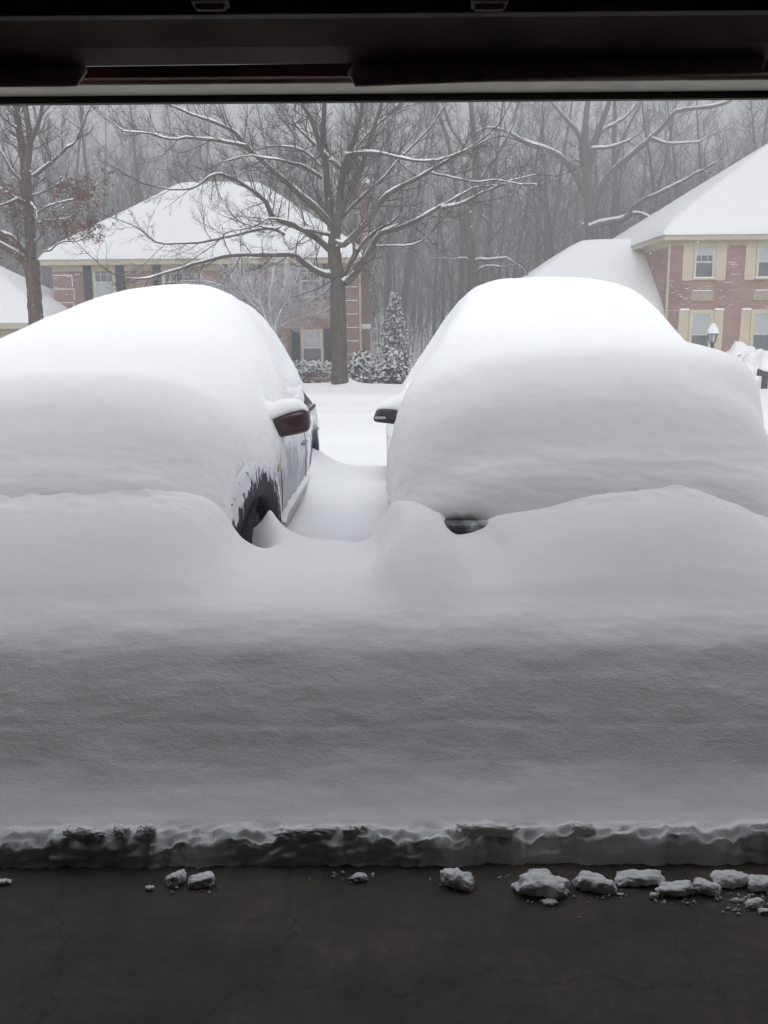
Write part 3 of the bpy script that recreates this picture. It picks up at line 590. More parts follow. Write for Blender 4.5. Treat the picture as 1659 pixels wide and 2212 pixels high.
def make_car(name, label, C, paint, loc, extra):
    root = empty(name, loc, label, 'car')
    ys = np.concatenate([np.linspace(0, .3, 14), np.linspace(.34, C.L - .4, 90), np.linspace(C.L - .37, C.L, 16)])
    A = C.surface(ys, 60, side=1); B = C.surface(ys, 60, side=-1)[:, ::-1][:, 1:]
    F = np.concatenate([A, B], 1); nr, nc = F.shape[:2]
    V = F.reshape(-1, 3).tolist(); fs = grid_faces(nr, nc, flip=True).tolist()
    for i in range(nr - 1): fs.append([i*nc, (i+1)*nc, (i+1)*nc + nc-1, i*nc + nc-1])
    fs.append(list(range(nc))); fs.append([(nr-1)*nc + k for k in range(nc)][::-1])
    body = mesh_np('body', V, fs, paint, None, smooth=True)
    # wheel openings
    cut = MB()
    for sx in (1, -1):
        for wy in C.wy: cut.lathe([(0, sx*(C.hw0 - .30)), (.405, sx*(C.hw0 - .30)), (.405, sx*(C.hw0 + .3)), (0, sx*(C.hw0 + .3))], 40, 'x', (0, wy, .34))
    co = cut.build('cutter', BLACKP)
    import bmesh
    bm = bmesh.new(); bm.from_mesh(co.data); bmesh.ops.remove_doubles(bm, verts=bm.verts, dist=1e-5); bmesh.ops.recalc_face_normals(bm, faces=bm.faces); bm.to_mesh(co.data); bm.free()
    bm = bmesh.new(); bm.from_mesh(body.data); bmesh.ops.remove_doubles(bm, verts=bm.verts, dist=1e-5); bmesh.ops.recalc_face_normals(bm, faces=bm.faces); bm.to_mesh(body.data); bm.free()
    md = body.modifiers.new('b', 'BOOLEAN'); md.object = co; md.operation = 'DIFFERENCE'; md.solver = 'EXACT'
    dg = bpy.context.evaluated_depsgraph_get(); me = bpy.data.meshes.new_from_object(body.evaluated_get(dg)); body.modifiers.clear(); body.data = me
    bpy.data.objects.remove(co)
    body.parent = root
    for sx in (1, -1):
        for wy in C.wy:
            wheel(root, sx * (C.hw0 - .17), wy, sx)
            a = MB(); ring = []
            th = np.linspace(-.15, math.pi + .15, 26)
            vs = []
            for t in th:
                for rr, xx in ((.398, -.05), (.40, .010), (.48, .013), (.575, .008), (.59, -.03)): yq = wy + rr*math.cos(t); vs.append((sx*(float(C.hw(np.array(yq))) + xx + getattr(C, 'flare', 0) * (xx > 0)), yq, .34 + rr*math.sin(t)))
            f_ = grid_faces(26, 5).tolist()
            a.add(vs, f_); a.build('arch_trim_shade', arch_mat(wy), root, smooth=True)  # arch trim, widened and dark to stand in for the shaded gap
            iw = MB(); iw.lathe([(.404, sx*(C.hw0-.29)), (.404, sx*(C.hw0-.03))], 30, 'x', (0, wy, .34)); iw.lathe([(0, sx*(C.hw0-.295)), (.404, sx*(C.hw0-.295))], 30, 'x', (0, wy, .34)); iw.build('wheel_well', BLACKP, root)
        c0, c1 = C.cab[0], C.cab[1]
        # side windows and their pillars
        for (ya, yb) in ((c1 - .25, c1 + .78), (c1 + .86, c1 + 1.75), (c1 + 1.83, C.L - .62)):
            if yb - ya > .15: C.patch('side_window', ya, yb, 4.25, 5.75, sx, .004, GLASSC, root)
        C.patch('window_trim', c1 - .35, C.L - .5, 4.08, 4.2, sx, .010, BLACKP, root, 40, 3)
        C.patch('window_trim', c1 - .2, C.L - .6, 5.8, 5.9, sx, .010, BLACKP, root, 40, 3)
        for hy in (c1 + .55, c1 + 1.5):
            hx = sx * (C.hw0 + (.022 if sx == extra else .008)); h = MB(); h.tube((hx, hy, .80), (hx, hy + .15, .80), .012, n=8); h.box(hx - sx*.03, hx, hy, hy + .02, .79, .81); h.box(hx - sx*.03, hx, hy + .13, hy + .15, .79, .81)
            h.build('door_handle', C.handle, root, bevel=.003)
        # seams between doors: thin dark gasket lines
        for dy in (c0 + .18, c1 + .82): C.patch('door_seam', dy, dy + .008, 1.2, 4.0, sx, .001, BLACKP, root, 3, 20)
        sm_ = C.patch('side_moulding', C.wy[0] + .52, C.wy[1] - .5, 1.75, 2.1, sx, .018, paint, root, 30, 5)
        if sx == extra: 
            xs = np.linspace(C.wy[0] + .52, C.wy[1] - .5, 60); q = C.surface(xs, 2, 2.1, 2.12, sx)[:, 0]
            vs = []
            for p, yy in zip(q, xs):
                th = .010 + .008 * float(vn(yy * 14, 1.)); 
                for k, (dx, dz) in enumerate(((-.01, -.004), (.034, -.004), (.034, th * .6), (.018, th), (-.01, th * 1.4))): vs.append((p[0] + sx*dx, yy, p[2] + dz))
            mesh_np('ledge_snow', np.array(vs), grid_faces(60, 5), SNOWT, root, smooth=True)
    # windscreen, headlights, bumper, grille (mostly buried)
    ysw = np.linspace(C.cab[0] + .03, C.cab[1] - .02, 12)
    for sd in (1, -1): pass
    Wl = C.surface(ysw, 10, 6.3, 8, 1); Wr = C.surface(ysw, 10, 6.3, 8, -1)[:, ::-1][:, 1:]
    Wg = np.concatenate([Wl, Wr], 1); Wg[..., 2] += .006; Wg[..., 1] -= .004
    mesh_np('windscreen', Wg.reshape(-1, 3), grid_faces(12, Wg.shape[1]), GLASSC, root, smooth=True)
    for sx in (1, -1):
        hl = MB(); hl.lathe([(0, -.03), (.08, -.02), (.10, .03), (.10, .10)], 20, 'y', (sx * C.hw0 * .62, .09, .66)); hl.build('headlight', mat('headlight_lens', (.5, .52, .55), .1, spec=.8), root, smooth=True)
    bmp = MB(); (bmp.box(-C.hw0*.86, -C.hw0*.50, -.03, .4, .45, .74).box(-C.hw0*.495, C.hw0*.6, -.03, .4, .30, .60) if hasattr(C, 'bz') else bmp.box(-C.hw0*.72, C.hw0*.72, -.05, .2, .30, .50)); bmp.build('bumper', C.bump, root, bevel=.04)
    gr = MB()
    for k in range(5): gr.box(-.34, .34, -.012, .03, .53 + .028*k, .54 + .028*k)
    gr.build('grille', BLACKP, root)
    return root, body
def mirror(root, loc, poly, depth, mt, side, name='wing_mirror'):
    """housing from an outline seen from the front (x,z relative to centre)"""
    pts = np.array(poly, float); n = 48
    T = np.linspace(0, len(pts), n, endpoint=False)
    ext = np.concatenate([pts[-1:], pts, pts[:2]]); 
    def per(t):
        i = int(t) % len(pts); f = t - int(t); p0, p1, p2, p3 = pts[i-1], pts[i], pts[(i+1) % len(pts)], pts[(i+2) % len(pts)]
        return .5*((2*p1)+(-p0+p2)*f*.8+(2*p0-5*p1+4*p2-p3)*f*f*.8+(-p0+3*p1-3*p2+p3)*f**3*.8) if False else p1*(1-f)+p2*f
    ring = np.array([per(t) for t in T])
    for _ in range(3): ring = .5*ring + .25*np.roll(ring, 1, 0) + .25*np.roll(ring, -1, 0)
    prof = [(0.0, .02), (.002, .45), (.008, .74), (.022, .90), (.045, .985), (.07, 1.0), (.10, .99), (.112, .97), (.112, .90), (.10, .89)]
    vs = [(p[0]*s_, y * depth / .112, p[1]*s_) for y, s_ in prof for p in ring]
    vs = np.array(vs); F = []
    for j in range(len(prof)-1):
        for k in range(n): F.append((j*n+k, j*n+(k+1) % n, (j+1)*n+(k+1) % n, (j+1)*n+k))
    o = mesh_np(name, vs, F, mt, root, smooth=True); o.location = loc
    gv = [(p[0]*.89, .1 * depth / .112, p[1]*.89) for p in ring]; mesh_np('mirror_glass', gv, [tuple(range(n))], GLASSC, o)
    return o
# --- left car: silver estate, nose towards the garage
CL = Car(0, 4.65, .93, .93, 1.43, 1.22, 1.98); CL.wy = (.80, 3.42)
SILVER = dusted_mat('silver_paint_snow_dusted', (.36, .37, .39), .5, .38, .35, .95, .50)
CL.archmat = dusted_mat('dark_arch_snow_dusted', (.05, .052, .065), 0, .6, .4, .9, .46); CL.handle = mat('silver_handle', (.28, .29, .31), .35, metal=.5); CL.bump = SILVER
LC = (-1.55, 3.92, 0)
left, lbody = make_car('parked_car', 'silver car buried under deep snow, its wing mirror dark maroon and front wheel arch bare', CL, SILVER, LC, 1)
# --- right car: dark SUV
CR = Car(1, 4.7, .95, 1.02, 1.50, 1.25, 1.98); CR.wy = (.80, 3.5)
DARKP = dusted_mat('dark_paint_snow_dusted', (.05, .055, .07), .3, .35, .3, .9, .50)
CR.archmat = CL.archmat; CR.handle = BLACKP; CR.bump = dusted_mat('dark_bumper_frosted', (.035, .035, .042), 0, .6, .50, .86, .56); CR.bz = 1; CR.flare = .06
RC = (1.05, 3.98, 0)
right, rbody = make_car('parked_car', 'dark car under a rounded shell of snow, with grey wing mirror and pale lens strip', CR, DARKP, RC, 9)
SL = [
 (3.97, [(-2.4,0.300),(-2.38,0.420),(-2.33,0.560),(-2.2,0.660),(-1.9,0.720),(-1.5,0.740),(-1.15,0.720),(-0.9,0.660),(-0.8,0.550),(-0.77,0.420),(-0.77,0.250)]),
 (4.09, [(-2.46,0.300),(-2.46,0.500),(-2.44,0.680),(-2.28,0.811),(-1.95,0.869),(-1.5,0.885),(-1.12,0.860),(-0.93,0.779),(-0.83,0.647),(-0.8,0.500),(-0.8,0.250)]),
 (4.26, [(-2.53,0.300),(-2.56,0.563),(-2.54,0.798),(-2.37,0.939),(-2,0.994),(-1.5,1.010),(-1.1,0.979),(-0.88,0.884),(-0.765,0.735),(-0.735,0.547),(-0.74,0.250)]),
 (4.43, [(-2.54,.3),(-2.58,.60),(-2.56,.92),(-2.38,1.08),(-2,1.135),(-1.5,1.15),(-1.1,1.12),(-.85,1.00),(-.725,.81),(-.695,.59),(-.71,.27)]),
 (4.58, [(-2.55,0.300),(-2.6,0.620),(-2.58,0.980),(-2.4,1.170),(-2,1.250),(-1.5,1.270),(-1.1,1.220),(-0.83,1.090),(-0.695,0.860),(-0.668,0.640),(-0.69,0.300)]),
 (4.77, [(-2.56,0.300),(-2.62,0.701),(-2.6,1.053),(-2.4,1.264),(-2,1.345),(-1.5,1.365),(-1.1,1.315),(-0.82,1.174),(-0.665,0.953),(-0.628,0.741),(-0.66,0.500)]),
 (5.05, [(-2.58,.3),(-2.62,.8),(-2.6,1.15),(-2.4,1.32),(-2,1.395),(-1.5,1.415),(-1.1,1.365),(-.84,1.24),(-.68,1.06),(-.605,.86),(-.66,.68)]),
 (5.48, [(-2.58,.3),(-2.62,.9),(-2.58,1.25),(-2.35,1.5),(-1.9,1.63),(-1.45,1.66),(-1.1,1.60),(-.85,1.41),(-.70,1.18),(-.615,.98),(-.67,.80)]),
 (6.0, [(-2.56,.3),(-2.6,.95),(-2.48,1.42),(-2.18,1.65),(-1.8,1.80),(-1.35,1.865),(-1.07,1.82),(-.88,1.66),(-.72,1.38),(-.645,1.10),(-.70,.92)]),
 (6.5, [(-2.56,.3),(-2.6,.95),(-2.48,1.44),(-2.18,1.68),(-1.8,1.82),(-1.35,1.87),(-1.07,1.81),(-.89,1.63),(-.755,1.34),(-.675,1.12),(-.665,1.00)]),
 (7.4, [(-2.56,.3),(-2.6,.95),(-2.45,1.44),(-2.15,1.66),(-1.8,1.78),(-1.4,1.83),(-1.1,1.77),(-.92,1.58),(-.785,1.33),(-.70,1.14),(-.68,1.02)]),
 (8.1, [(-2.54,.3),(-2.56,.9),(-2.4,1.4),(-2.1,1.6),(-1.8,1.70),(-1.45,1.74),(-1.15,1.66),(-.96,1.46),(-.84,1.26),(-.76,1.10),(-.82,.98)]),
 (8.55, [(-2.5,.3),(-2.5,.8),(-2.35,1.15),(-2.1,1.32),(-1.8,1.42),(-1.5,1.44),(-1.2,1.36),(-1.0,1.2),(-.88,1.04),(-.78,.9),(-.80,.7)]),
 (8.72, [(-2.4,.3),(-2.35,.5),(-2.2,.7),(-2.0,.82),(-1.8,.88),(-1.5,.9),(-1.2,.86),(-1.05,.78),(-.95,.68),(-.88,.55),(-.86,.4)]),
]
SR = [
 (3.96, [(0.18,0.250),(0.18,0.400),(0.2,0.522),(0.34,0.653),(0.6,0.718),(1.05,0.740),(1.5,0.718),(1.75,0.653),(1.86,0.544),(1.88,0.420),(1.87,0.250)]),
 (4.08, [(0.1,0.250),(0.09,0.480),(0.11,0.654),(0.25,0.800),(0.56,0.894),(1.05,0.920),(1.5,0.894),(1.78,0.817),(1.92,0.671),(1.95,0.500),(1.93,0.250)]),
 (4.24, [(0.05,0.25),(0.035,0.532),(0.06,0.743),(0.19,0.922),(0.55,1.028),(1.05,1.06),(1.5,1.036),(1.8,0.938),(1.895,0.726),(1.94,0.541),(1.93,0.25)]),
 (4.41, [(0.04,0.25),(0.02,0.58),(0.045,0.86),(0.175,1.09),(0.55,1.21),(1.05,1.245),(1.5,1.22),(1.81,1.11),(1.91,0.86),(1.96,0.6),(1.95,0.27)]),
 (4.56, [(0.04,0.25),(0.012,0.626),(0.035,0.94),(0.165,1.192),(0.55,1.328),(1.05,1.37),(1.5,1.349),(1.82,1.213),(1.925,0.932),(1.98,0.647),(1.96,0.3)]),
 (4.73, [(0.04,0.3),(0.01,0.726),(0.045,1.013),(0.165,1.27),(0.55,1.424),(1.05,1.475),(1.5,1.454),(1.85,1.375),(1.945,1.086),(2,0.746),(1.96,0.3)]),
 (5.02, [(0.05,0.4),(0.025,0.8),(0.07,1.08),(0.19,1.31),(0.52,1.46),(1.05,1.52),(1.5,1.505),(1.85,1.425),(1.975,1.15),(2.01,0.82),(1.98,0.3)]),
 (5.45, [(0.07,0.5),(0.05,0.87),(0.115,1.15),(0.25,1.4),(0.5,1.62),(1.05,1.69),(1.45,1.645),(1.797,1.45),(1.993,1.225),(2.055,0.87),(2.018,0.3)]),
 (5.95, [(.07,.6),(.07,.95),(.19,1.2),(.37,1.52),(.57,1.81),(.92,1.885),(1.34,1.87),(1.65,1.765),(1.87,1.45),(2.07,.97),(2.03,.3)]),
 (6.5, [(.08,.6),(.08,.97),(.20,1.22),(.40,1.54),(.60,1.82),(.95,1.89),(1.34,1.875),(1.64,1.77),(1.87,1.45),(2.06,.97),(2.03,.3)]),
 (7.4, [(.09,.6),(.09,.97),(.21,1.22),(.42,1.54),(.62,1.80),(.95,1.86),(1.38,1.85),(1.68,1.76),(1.94,1.46),(2.05,.97),(2.03,.3)]),
 (8.2, [(.11,.5),(.11,.9),(.25,1.18),(.44,1.48),(.64,1.70),(.98,1.76),(1.36,1.75),(1.66,1.66),(1.90,1.4),(2.0,.9),(2.0,.3)]),
 (8.65, [(.16,.4),(.20,.7),(.30,.9),(.48,1.1),(.68,1.24),(1.0,1.3),(1.34,1.3),(1.6,1.22),(1.8,1.0),(1.9,.7),(1.9,.3)]),
 (8.8, [(.3,.3),(.34,.45),(.42,.55),(.55,.64),(.7,.7),(1.0,.72),(1.3,.7),(1.5,.65),(1.65,.55),(1.72,.45),(1.75,.3)]),
]
def car_snow(ST, root, loc, side, seed, rag, arch=(4.72, .34), pit=None):
    C = loft(ST, 420, 340); n = normals(C)
    if n[200, 170, 2] < 0: n = -n
    x, y, z = C[..., 0], C[..., 1], C[..., 2]
    d = .014 * fbm(x * 1.6 + seed, y * 1.6, z * 1.6) + .0035 * fbm(x * 9, y * 9, z * 9, 3)
    u = np.linspace(0, 1, 340)[None, :] * np.ones_like(x)
    if side < 0: u = 1 - u
    e = sm(.68, .84, u)                                  # towards the exposed flank
    d = d + e * (.011 * fbm(x * 16, y * 24, z * 13 + seed, 3))
    e2 = sm(.80, .93, u) * (1 - sm(5.05, 5.5, y)) * sm(4.05, 4.2, y)
    d = d + e2 * (rag * .45 * fbm(x * 36, y * 55, z * 20 + seed, 3) - rag * .10)
    e3 = sm(.80, .90, u) * sm(5.6, 6.0, y)
    d = d + e3 * (.014 * fbm(x * 22, y * 2.2 + z * 9, z * 30 + seed, 3) - .006)
    da = np.hypot(y - arch[0], (z - arch[1])) + .07 * fbm(y * 26, z * 7 + seed, x * 4, 3); am = sm(.535, .47, da) * sm(.72, .84, u)
    d = d * (1 - am) - am * .07
    if pit: d = d - pit[4] * np.exp(-((x - pit[0]) / pit[2]) ** 2 - ((z - pit[1]) / pit[3]) ** 2) * (1 - sm(4.3, 4.6, y)) * (1 + .8 * fbm(x * 18, z * 26, 2.))
    # ripples where the drift brushes the front
    fr = (1 - sm(4.25, 4.5, y)) * sm(1.15, .95, z)
    d = d + fr * .006 * fbm(x * 5 + z * 4, z * 18, y * 9, 3)
    C = C + n * d[..., None] - np.array(loc)
    F = grid_faces(420, 340)
    V = C.reshape(-1, 3)
    o = mesh_np('snow_cover', V, F, SNOWC, root, smooth=True)
    return o
car_snow(SL, left, LC, 1, 3.0, .065); car_snow(SR, right, RC, -1, 11.0, .055, (4.78, .34), (.40, .70, .12, .045, .13))
left.rotation_euler.z = -R(1.0)
# mirrors
MAR = mat('maroon_mirror_shell', (.045, .022, .028), .35, spec=.4, nscale=30, namt=.25, coat=.3)
GRM = mat('grey_mirror_shell', (.065, .062, .078), .45, nscale=40, namt=.15)
def pix_poly(pts, Y, c):
    out = []
    for px, py in pts: q = P(px, py, Y); out.append((q.x - c.x, q.z - c.z))
    return out
mc = P(621, 916, 5.28)
ml = mirror(left, (mc.x - LC[0] - .014, mc.y - .0 - LC[1], mc.z), pix_poly([(578,905),(590,897),(625,884),(648,881),(660,884),(664,895),(665,925),(660,934),(640,940),(605,946),(583,952),(578,945),(576,925)], 5.28, mc), .13, MAR, 1)
MB().tube((-.02, .05, -.03), (-.13, .10, -.04), .035, .045, 8).build('mirror_arm', BLACKP, ml)
mc2 = P(838, 898, 5.45)
mr_ = mirror(right, (mc2.x - RC[0], mc2.y - RC[1], mc2.z), pix_poly([(816,882),(830,878),(850,877),(866,879),(870,892),(872,905),(866,918),(850,918),(820,915),(809,913),(806,908),(807,903),(811,893)], 5.45, mc2), .12, GRM, -1)
MB().tube((.02, .05, -.02), (.15, .10, -.04), .03, .04, 8).build('mirror_arm', BLACKP, mr_)
q0 = P(809, 906.5, 5.42) - mc2; q1 = P(833, 901, 5.42) - mc2
ln = MB(); ln.box(q0.x, q1.x, -.008, .02, q0.z, q1.z)
lens = ln.build('signal_lens', mat('pale_signal_lens', (.42, .42, .46), .2, spec=.6, nscale=90, namt=.3), mr_, bevel=.002)
MB().tube(((q0.x+q1.x)/2, .0, q0.z-.017), (.06, .0, q0.z-.014), .0015, n=5).build('shell_seam', BLACKP, mr_)
# snow heaps on the mirrors
def mirror_snow(parent, ctl, rad, seed, n=60, m=24):
    """ctl: list of (x,y,z) centreline, rad: (ry, rz) lists -> flattened bulge that sits on the housing"""
    Cc = np.array(ctl, float); T = np.linspace(0, len(Cc)-1, n); c = crom(Cc, T); rr = crom(np.array(rad, float), T)
    th = np.linspace(0, 2*math.pi, m)
    vs = np.zeros((n, m, 3))
    for j in range(m):
        vs[:, j, 0] = c[:, 0]; vs[:, j, 1] = c[:, 1] + rr[:, 0]*math.cos(th[j]); vs[:, j, 2] = c[:, 2] + rr[:, 1]*(math.sin(th[j]) if math.sin(th[j]) > 0 else .35*math.sin(th[j]))
    x, y, z = vs[..., 0]*25+seed, vs[..., 1]*25, vs[..., 2]*25
    vs[..., 2] += .004*fbm(x, y, z, 3); vs[..., 1] += .003*fbm(x+9, y, z, 3)
    return mesh_np('snow_cap', vs.reshape(-1, 3), grid_faces(n, m), SNOWC, parent, smooth=True)
def rel(px, py, Y, c): q = P(px, py, Y); return (q.x - c.x, Y - c.y, q.z - c.z)
mirror_snow(ml, [rel(520, 845, 5.42, mc), rel(556, 880, 5.38, mc), rel(580, 898, 5.35, mc), rel(610, 888, 5.345, mc), rel(640, 881, 5.345, mc), rel(656, 882, 5.345, mc), rel(663, 888, 5.345, mc)],
            [(.12, .09), (.10, .085), (.072, .080), (.070, .074), (.064, .052), (.05, .024), (.01, .006)], 1.)
mirror_snow(mr_, [rel(905, 840, 5.62, mc2), rel(880, 862, 5.56, mc2), rel(864, 878, 5.51, mc2), rel(845, 879, 5.51, mc2), rel(828, 881, 5.51, mc2), rel(816, 884, 5.51, mc2), rel(813, 886, 5.51, mc2)],
            [(.12, .10), (.10, .095), (.07, .078), (.06, .055), (.055, .033), (.03, .012), (.01, .004)], 5.)
# side marker on the front wing
MB().box(-.003, .012, 0, .10, -.045, .045).build('side_marker', mat('amber_marker', (.50, .46, .38), .5), left, bevel=.004).location = (CL.hw0 - .002, 5.16 - LC[1], .84)
# ------------------------------------------------------------------ trees
class Tree:
    """collects tubes (polylines with radii) as numpy blocks"""
    def __init__(s): s.V = []; s.F = []; s.n = 0
    def tube(s, pts, rad, k=5, cap=True):
        pts = np.asarray(pts, float); rad = np.asarray(rad, float); m = len(pts)
        d = np.gradient(pts, axis=0); d /= np.linalg.norm(d, axis=1, keepdims=True) + 1e-9
        ref = np.array([0, 0, 1.]) if abs(d[:, 2].mean()) < .85 else np.array([0, 1., 0])
        e = np.cross(d, ref); e /= np.linalg.norm(e, axis=1, keepdims=True) + 1e-9; g = np.cross(e, d)
        th = np.arange(k) * 2 * math.pi / k
        v = pts[:, None, :] + rad[:, None, None] * (np.cos(th)[None, :, None] * e[:, None, :] + np.sin(th)[None, :, None] * g[:, None, :])
        i = np.arange(m - 1)[:, None] * k + np.arange(k)[None, :]; j = np.arange(m - 1)[:, None] * k + ((np.arange(k) + 1) % k)[None, :]
        f = np.stack([i, j, j + k, i + k], -1).reshape(-1, 4) + s.n
        s.V.append(v.reshape(-1, 3)); s.F.append(f); s.n += m * k
    def arrays(s): return np.concatenate(s.V), np.concatenate(s.F)
    def build(s, name, mt, parent=None, smooth=True):
        V, F = s.arrays(); return mesh_np(name, V, F, mt, parent, smooth)
def unit(v): return v / (np.linalg.norm(v) + 1e-9)
def grow(T, p, d, L, r, lvl, rg, maxl=3, up=.12, wig=.22, spread=(30, 60), nch=(4, 7), k=4, snow=None, rmin=.0025, ratio=.55, tips=None):
    n = max(4, int(5 + 2 * (maxl - lvl)))
    pts = [p.copy()]; dd = unit(d); st = L / (n - 1)
    for i in range(n - 1):
        dd = unit(dd + rg.normal(0, wig, 3) * .6 + np.array([0, 0, up])); pts.append(pts[-1] + dd * st)
    pts = np.array(pts); rad = np.linspace(r, max(r * .35, rmin), n)
    T.tube(pts, rad, k if lvl < 2 else 3)
    if snow is not None and r > .019: add_snow(snow, pts, rad, rg)
    if tips is not None and lvl >= maxl: tips.append(pts[-1]); tips.append(pts[len(pts)//2])
    if lvl >= maxl: return
    c = rg.integers(nch[0], nch[1] + 1)
    for q in range(c):
        t = .18 + .82 * (q + rg.random() * .8) / c; t = min(t, .999)
        i = min(int(t * (n - 1)), n - 2); f = t * (n - 1) - i; pos = pts[i] * (1 - f) + pts[i + 1] * f
        ax = unit(np.cross(pts[i+1] - pts[i], rg.normal(0, 1, 3))); a = R(rg.uniform(*spread)); b = unit(pts[i+1] - pts[i])
        nd = b * math.cos(a) + np.cross(ax, b) * math.sin(a)
        rr = (rad[i] * (1 - f) + rad[i+1] * f)
        grow(T, pos, nd, L * rg.uniform(.35, .62) * (1 - .35 * t), max(rr * ratio, rmin), lvl + 1, rg, maxl, up, wig, spread, nch, k, snow, rmin, ratio, tips)
def add_snow(S, pts, rad, rg, f=.85):
    """a ridge of snow lying along the upper side of a limb, thinner where it is steep"""
    pts = np.asarray(pts, float); rad = np.asarray(rad, float)
    d = np.gradient(pts, axis=0); d /= np.linalg.norm(d, axis=1, keepdims=True) + 1e-9
    flat = np.clip(1.35 * (1 - np.abs(d[:, 2]) ** 1.6) - .3, 0, 1)
    flat = flat * np.clip(.85 + 1.1 * fbm(np.arange(len(pts)) * .55 + 9 * rg.random(), 3.) + .25 * rg.normal(size=len(pts)), .12, 1.4)
    if flat.max() < .2: return
    up = np.array([0, 0, 1.]) - d * d[:, 2:3]; up /= np.linalg.norm(up, axis=1, keepdims=True) + 1e-9
    rs = np.maximum(np.minimum(rad * f * .9, .09) * flat + .004 * flat, .0008)
    S.tube(pts + up * (rad * .80)[:, None], rs, 6)
def resample(c, m):
    c = np.asarray(c, float); return crom(c, np.linspace(0, len(c) - 1, m))
twig_wig = .15
def traced(T, S, pts, Yd, r0, r1, k=10, rg=None, twigs=None, dy=(0, 0), jitter=.0, seglen=.22, tips=None):
    """pts are display pixels; Yd depth of the tree; dy = depth offset at start and end"""
    n = len(pts); w_ = []
    for i, (px, py) in enumerate(pts):
        t = i / max(1, n - 1); w_.append(P(px, py, Yd + dy[0] * (1 - t) + dy[1] * t ** 1.2)[:])
    w_ = np.array(w_); L = np.linalg.norm(np.diff(w_, axis=0), axis=1).sum(); m = max(6, int(L / seglen))
    p = resample(w_, m); rad = np.linspace(r0, r1, m)
    if rg is not None: p = p + rg.normal(0, .008 + jitter, p.shape) * np.linspace(0, 1, m)[:, None] ** .3; rad = rad * (1 + rg.normal(0, .05, m))
    T.tube(p, rad, k)
    if S is not None and rg is not None: add_snow(S, p, rad, rg)
    if twigs is not None:
        Tw, den, Lt, maxl, snowT = twigs
        c = int(L * den)
        for q in range(c):
            t = .12 + .88 * (q + rg.random()) / c; t = min(t, .995); i = min(int(t * (m - 1)), m - 2)
            b = unit(p[i+1] - p[i]); ax = unit(np.cross(b, rg.normal(0, 1, 3))); a = R(rg.uniform(30, 70)); nd = b * math.cos(a) + np.cross(ax, b) * math.sin(a)
            grow(Tw, p[i], nd, Lt * rg.uniform(.5, 1.2) * (1 - .45 * t), max(.0035, min(rad[i] * .4, .016)), 0, rg, maxl, up=.05, wig=twig_wig, spread=(22, 52), nch=(5, 8), snow=snowT, k=4, tips=tips)
        # leader beyond the traced end
        grow(Tw, p[-1], p[-1] - p[-2], Lt * 1.1, max(r1, .006), 0, rg, maxl, up=.04, wig=.25, snow=snowT, tips=tips)
c4 = lambda pts: [((x / 1.952 + 800) / 1.507, (y / 1.952 + 300) / 1.507) for x, y in pts]
c8 = lambda pts: [((x / 2.836) / 1.507, (y / 2.836 + 320) / 1.507) for x, y in pts]
c5 = lambda pts: [((x / 1.843 + 1600) / 1.507, (y / 1.843 + 300) / 1.507) for x, y in pts]
def tree_thing(name, label, base, T, Tw, S=None, barkm=BARK, twigm=TWIG, cat='tree', group=None):
    b = (base[0], base[1], base[2]); e = empty(name, b, label, cat, group)
    keep(T.build('trunk', barkm), e, b)
    if Tw is not None and Tw.n: keep(Tw.build('crown', twigm, smooth=False), e, b)
    if S is not None and S.n: keep(S.build('snow_cover', SNOWT), e, b)
    return e
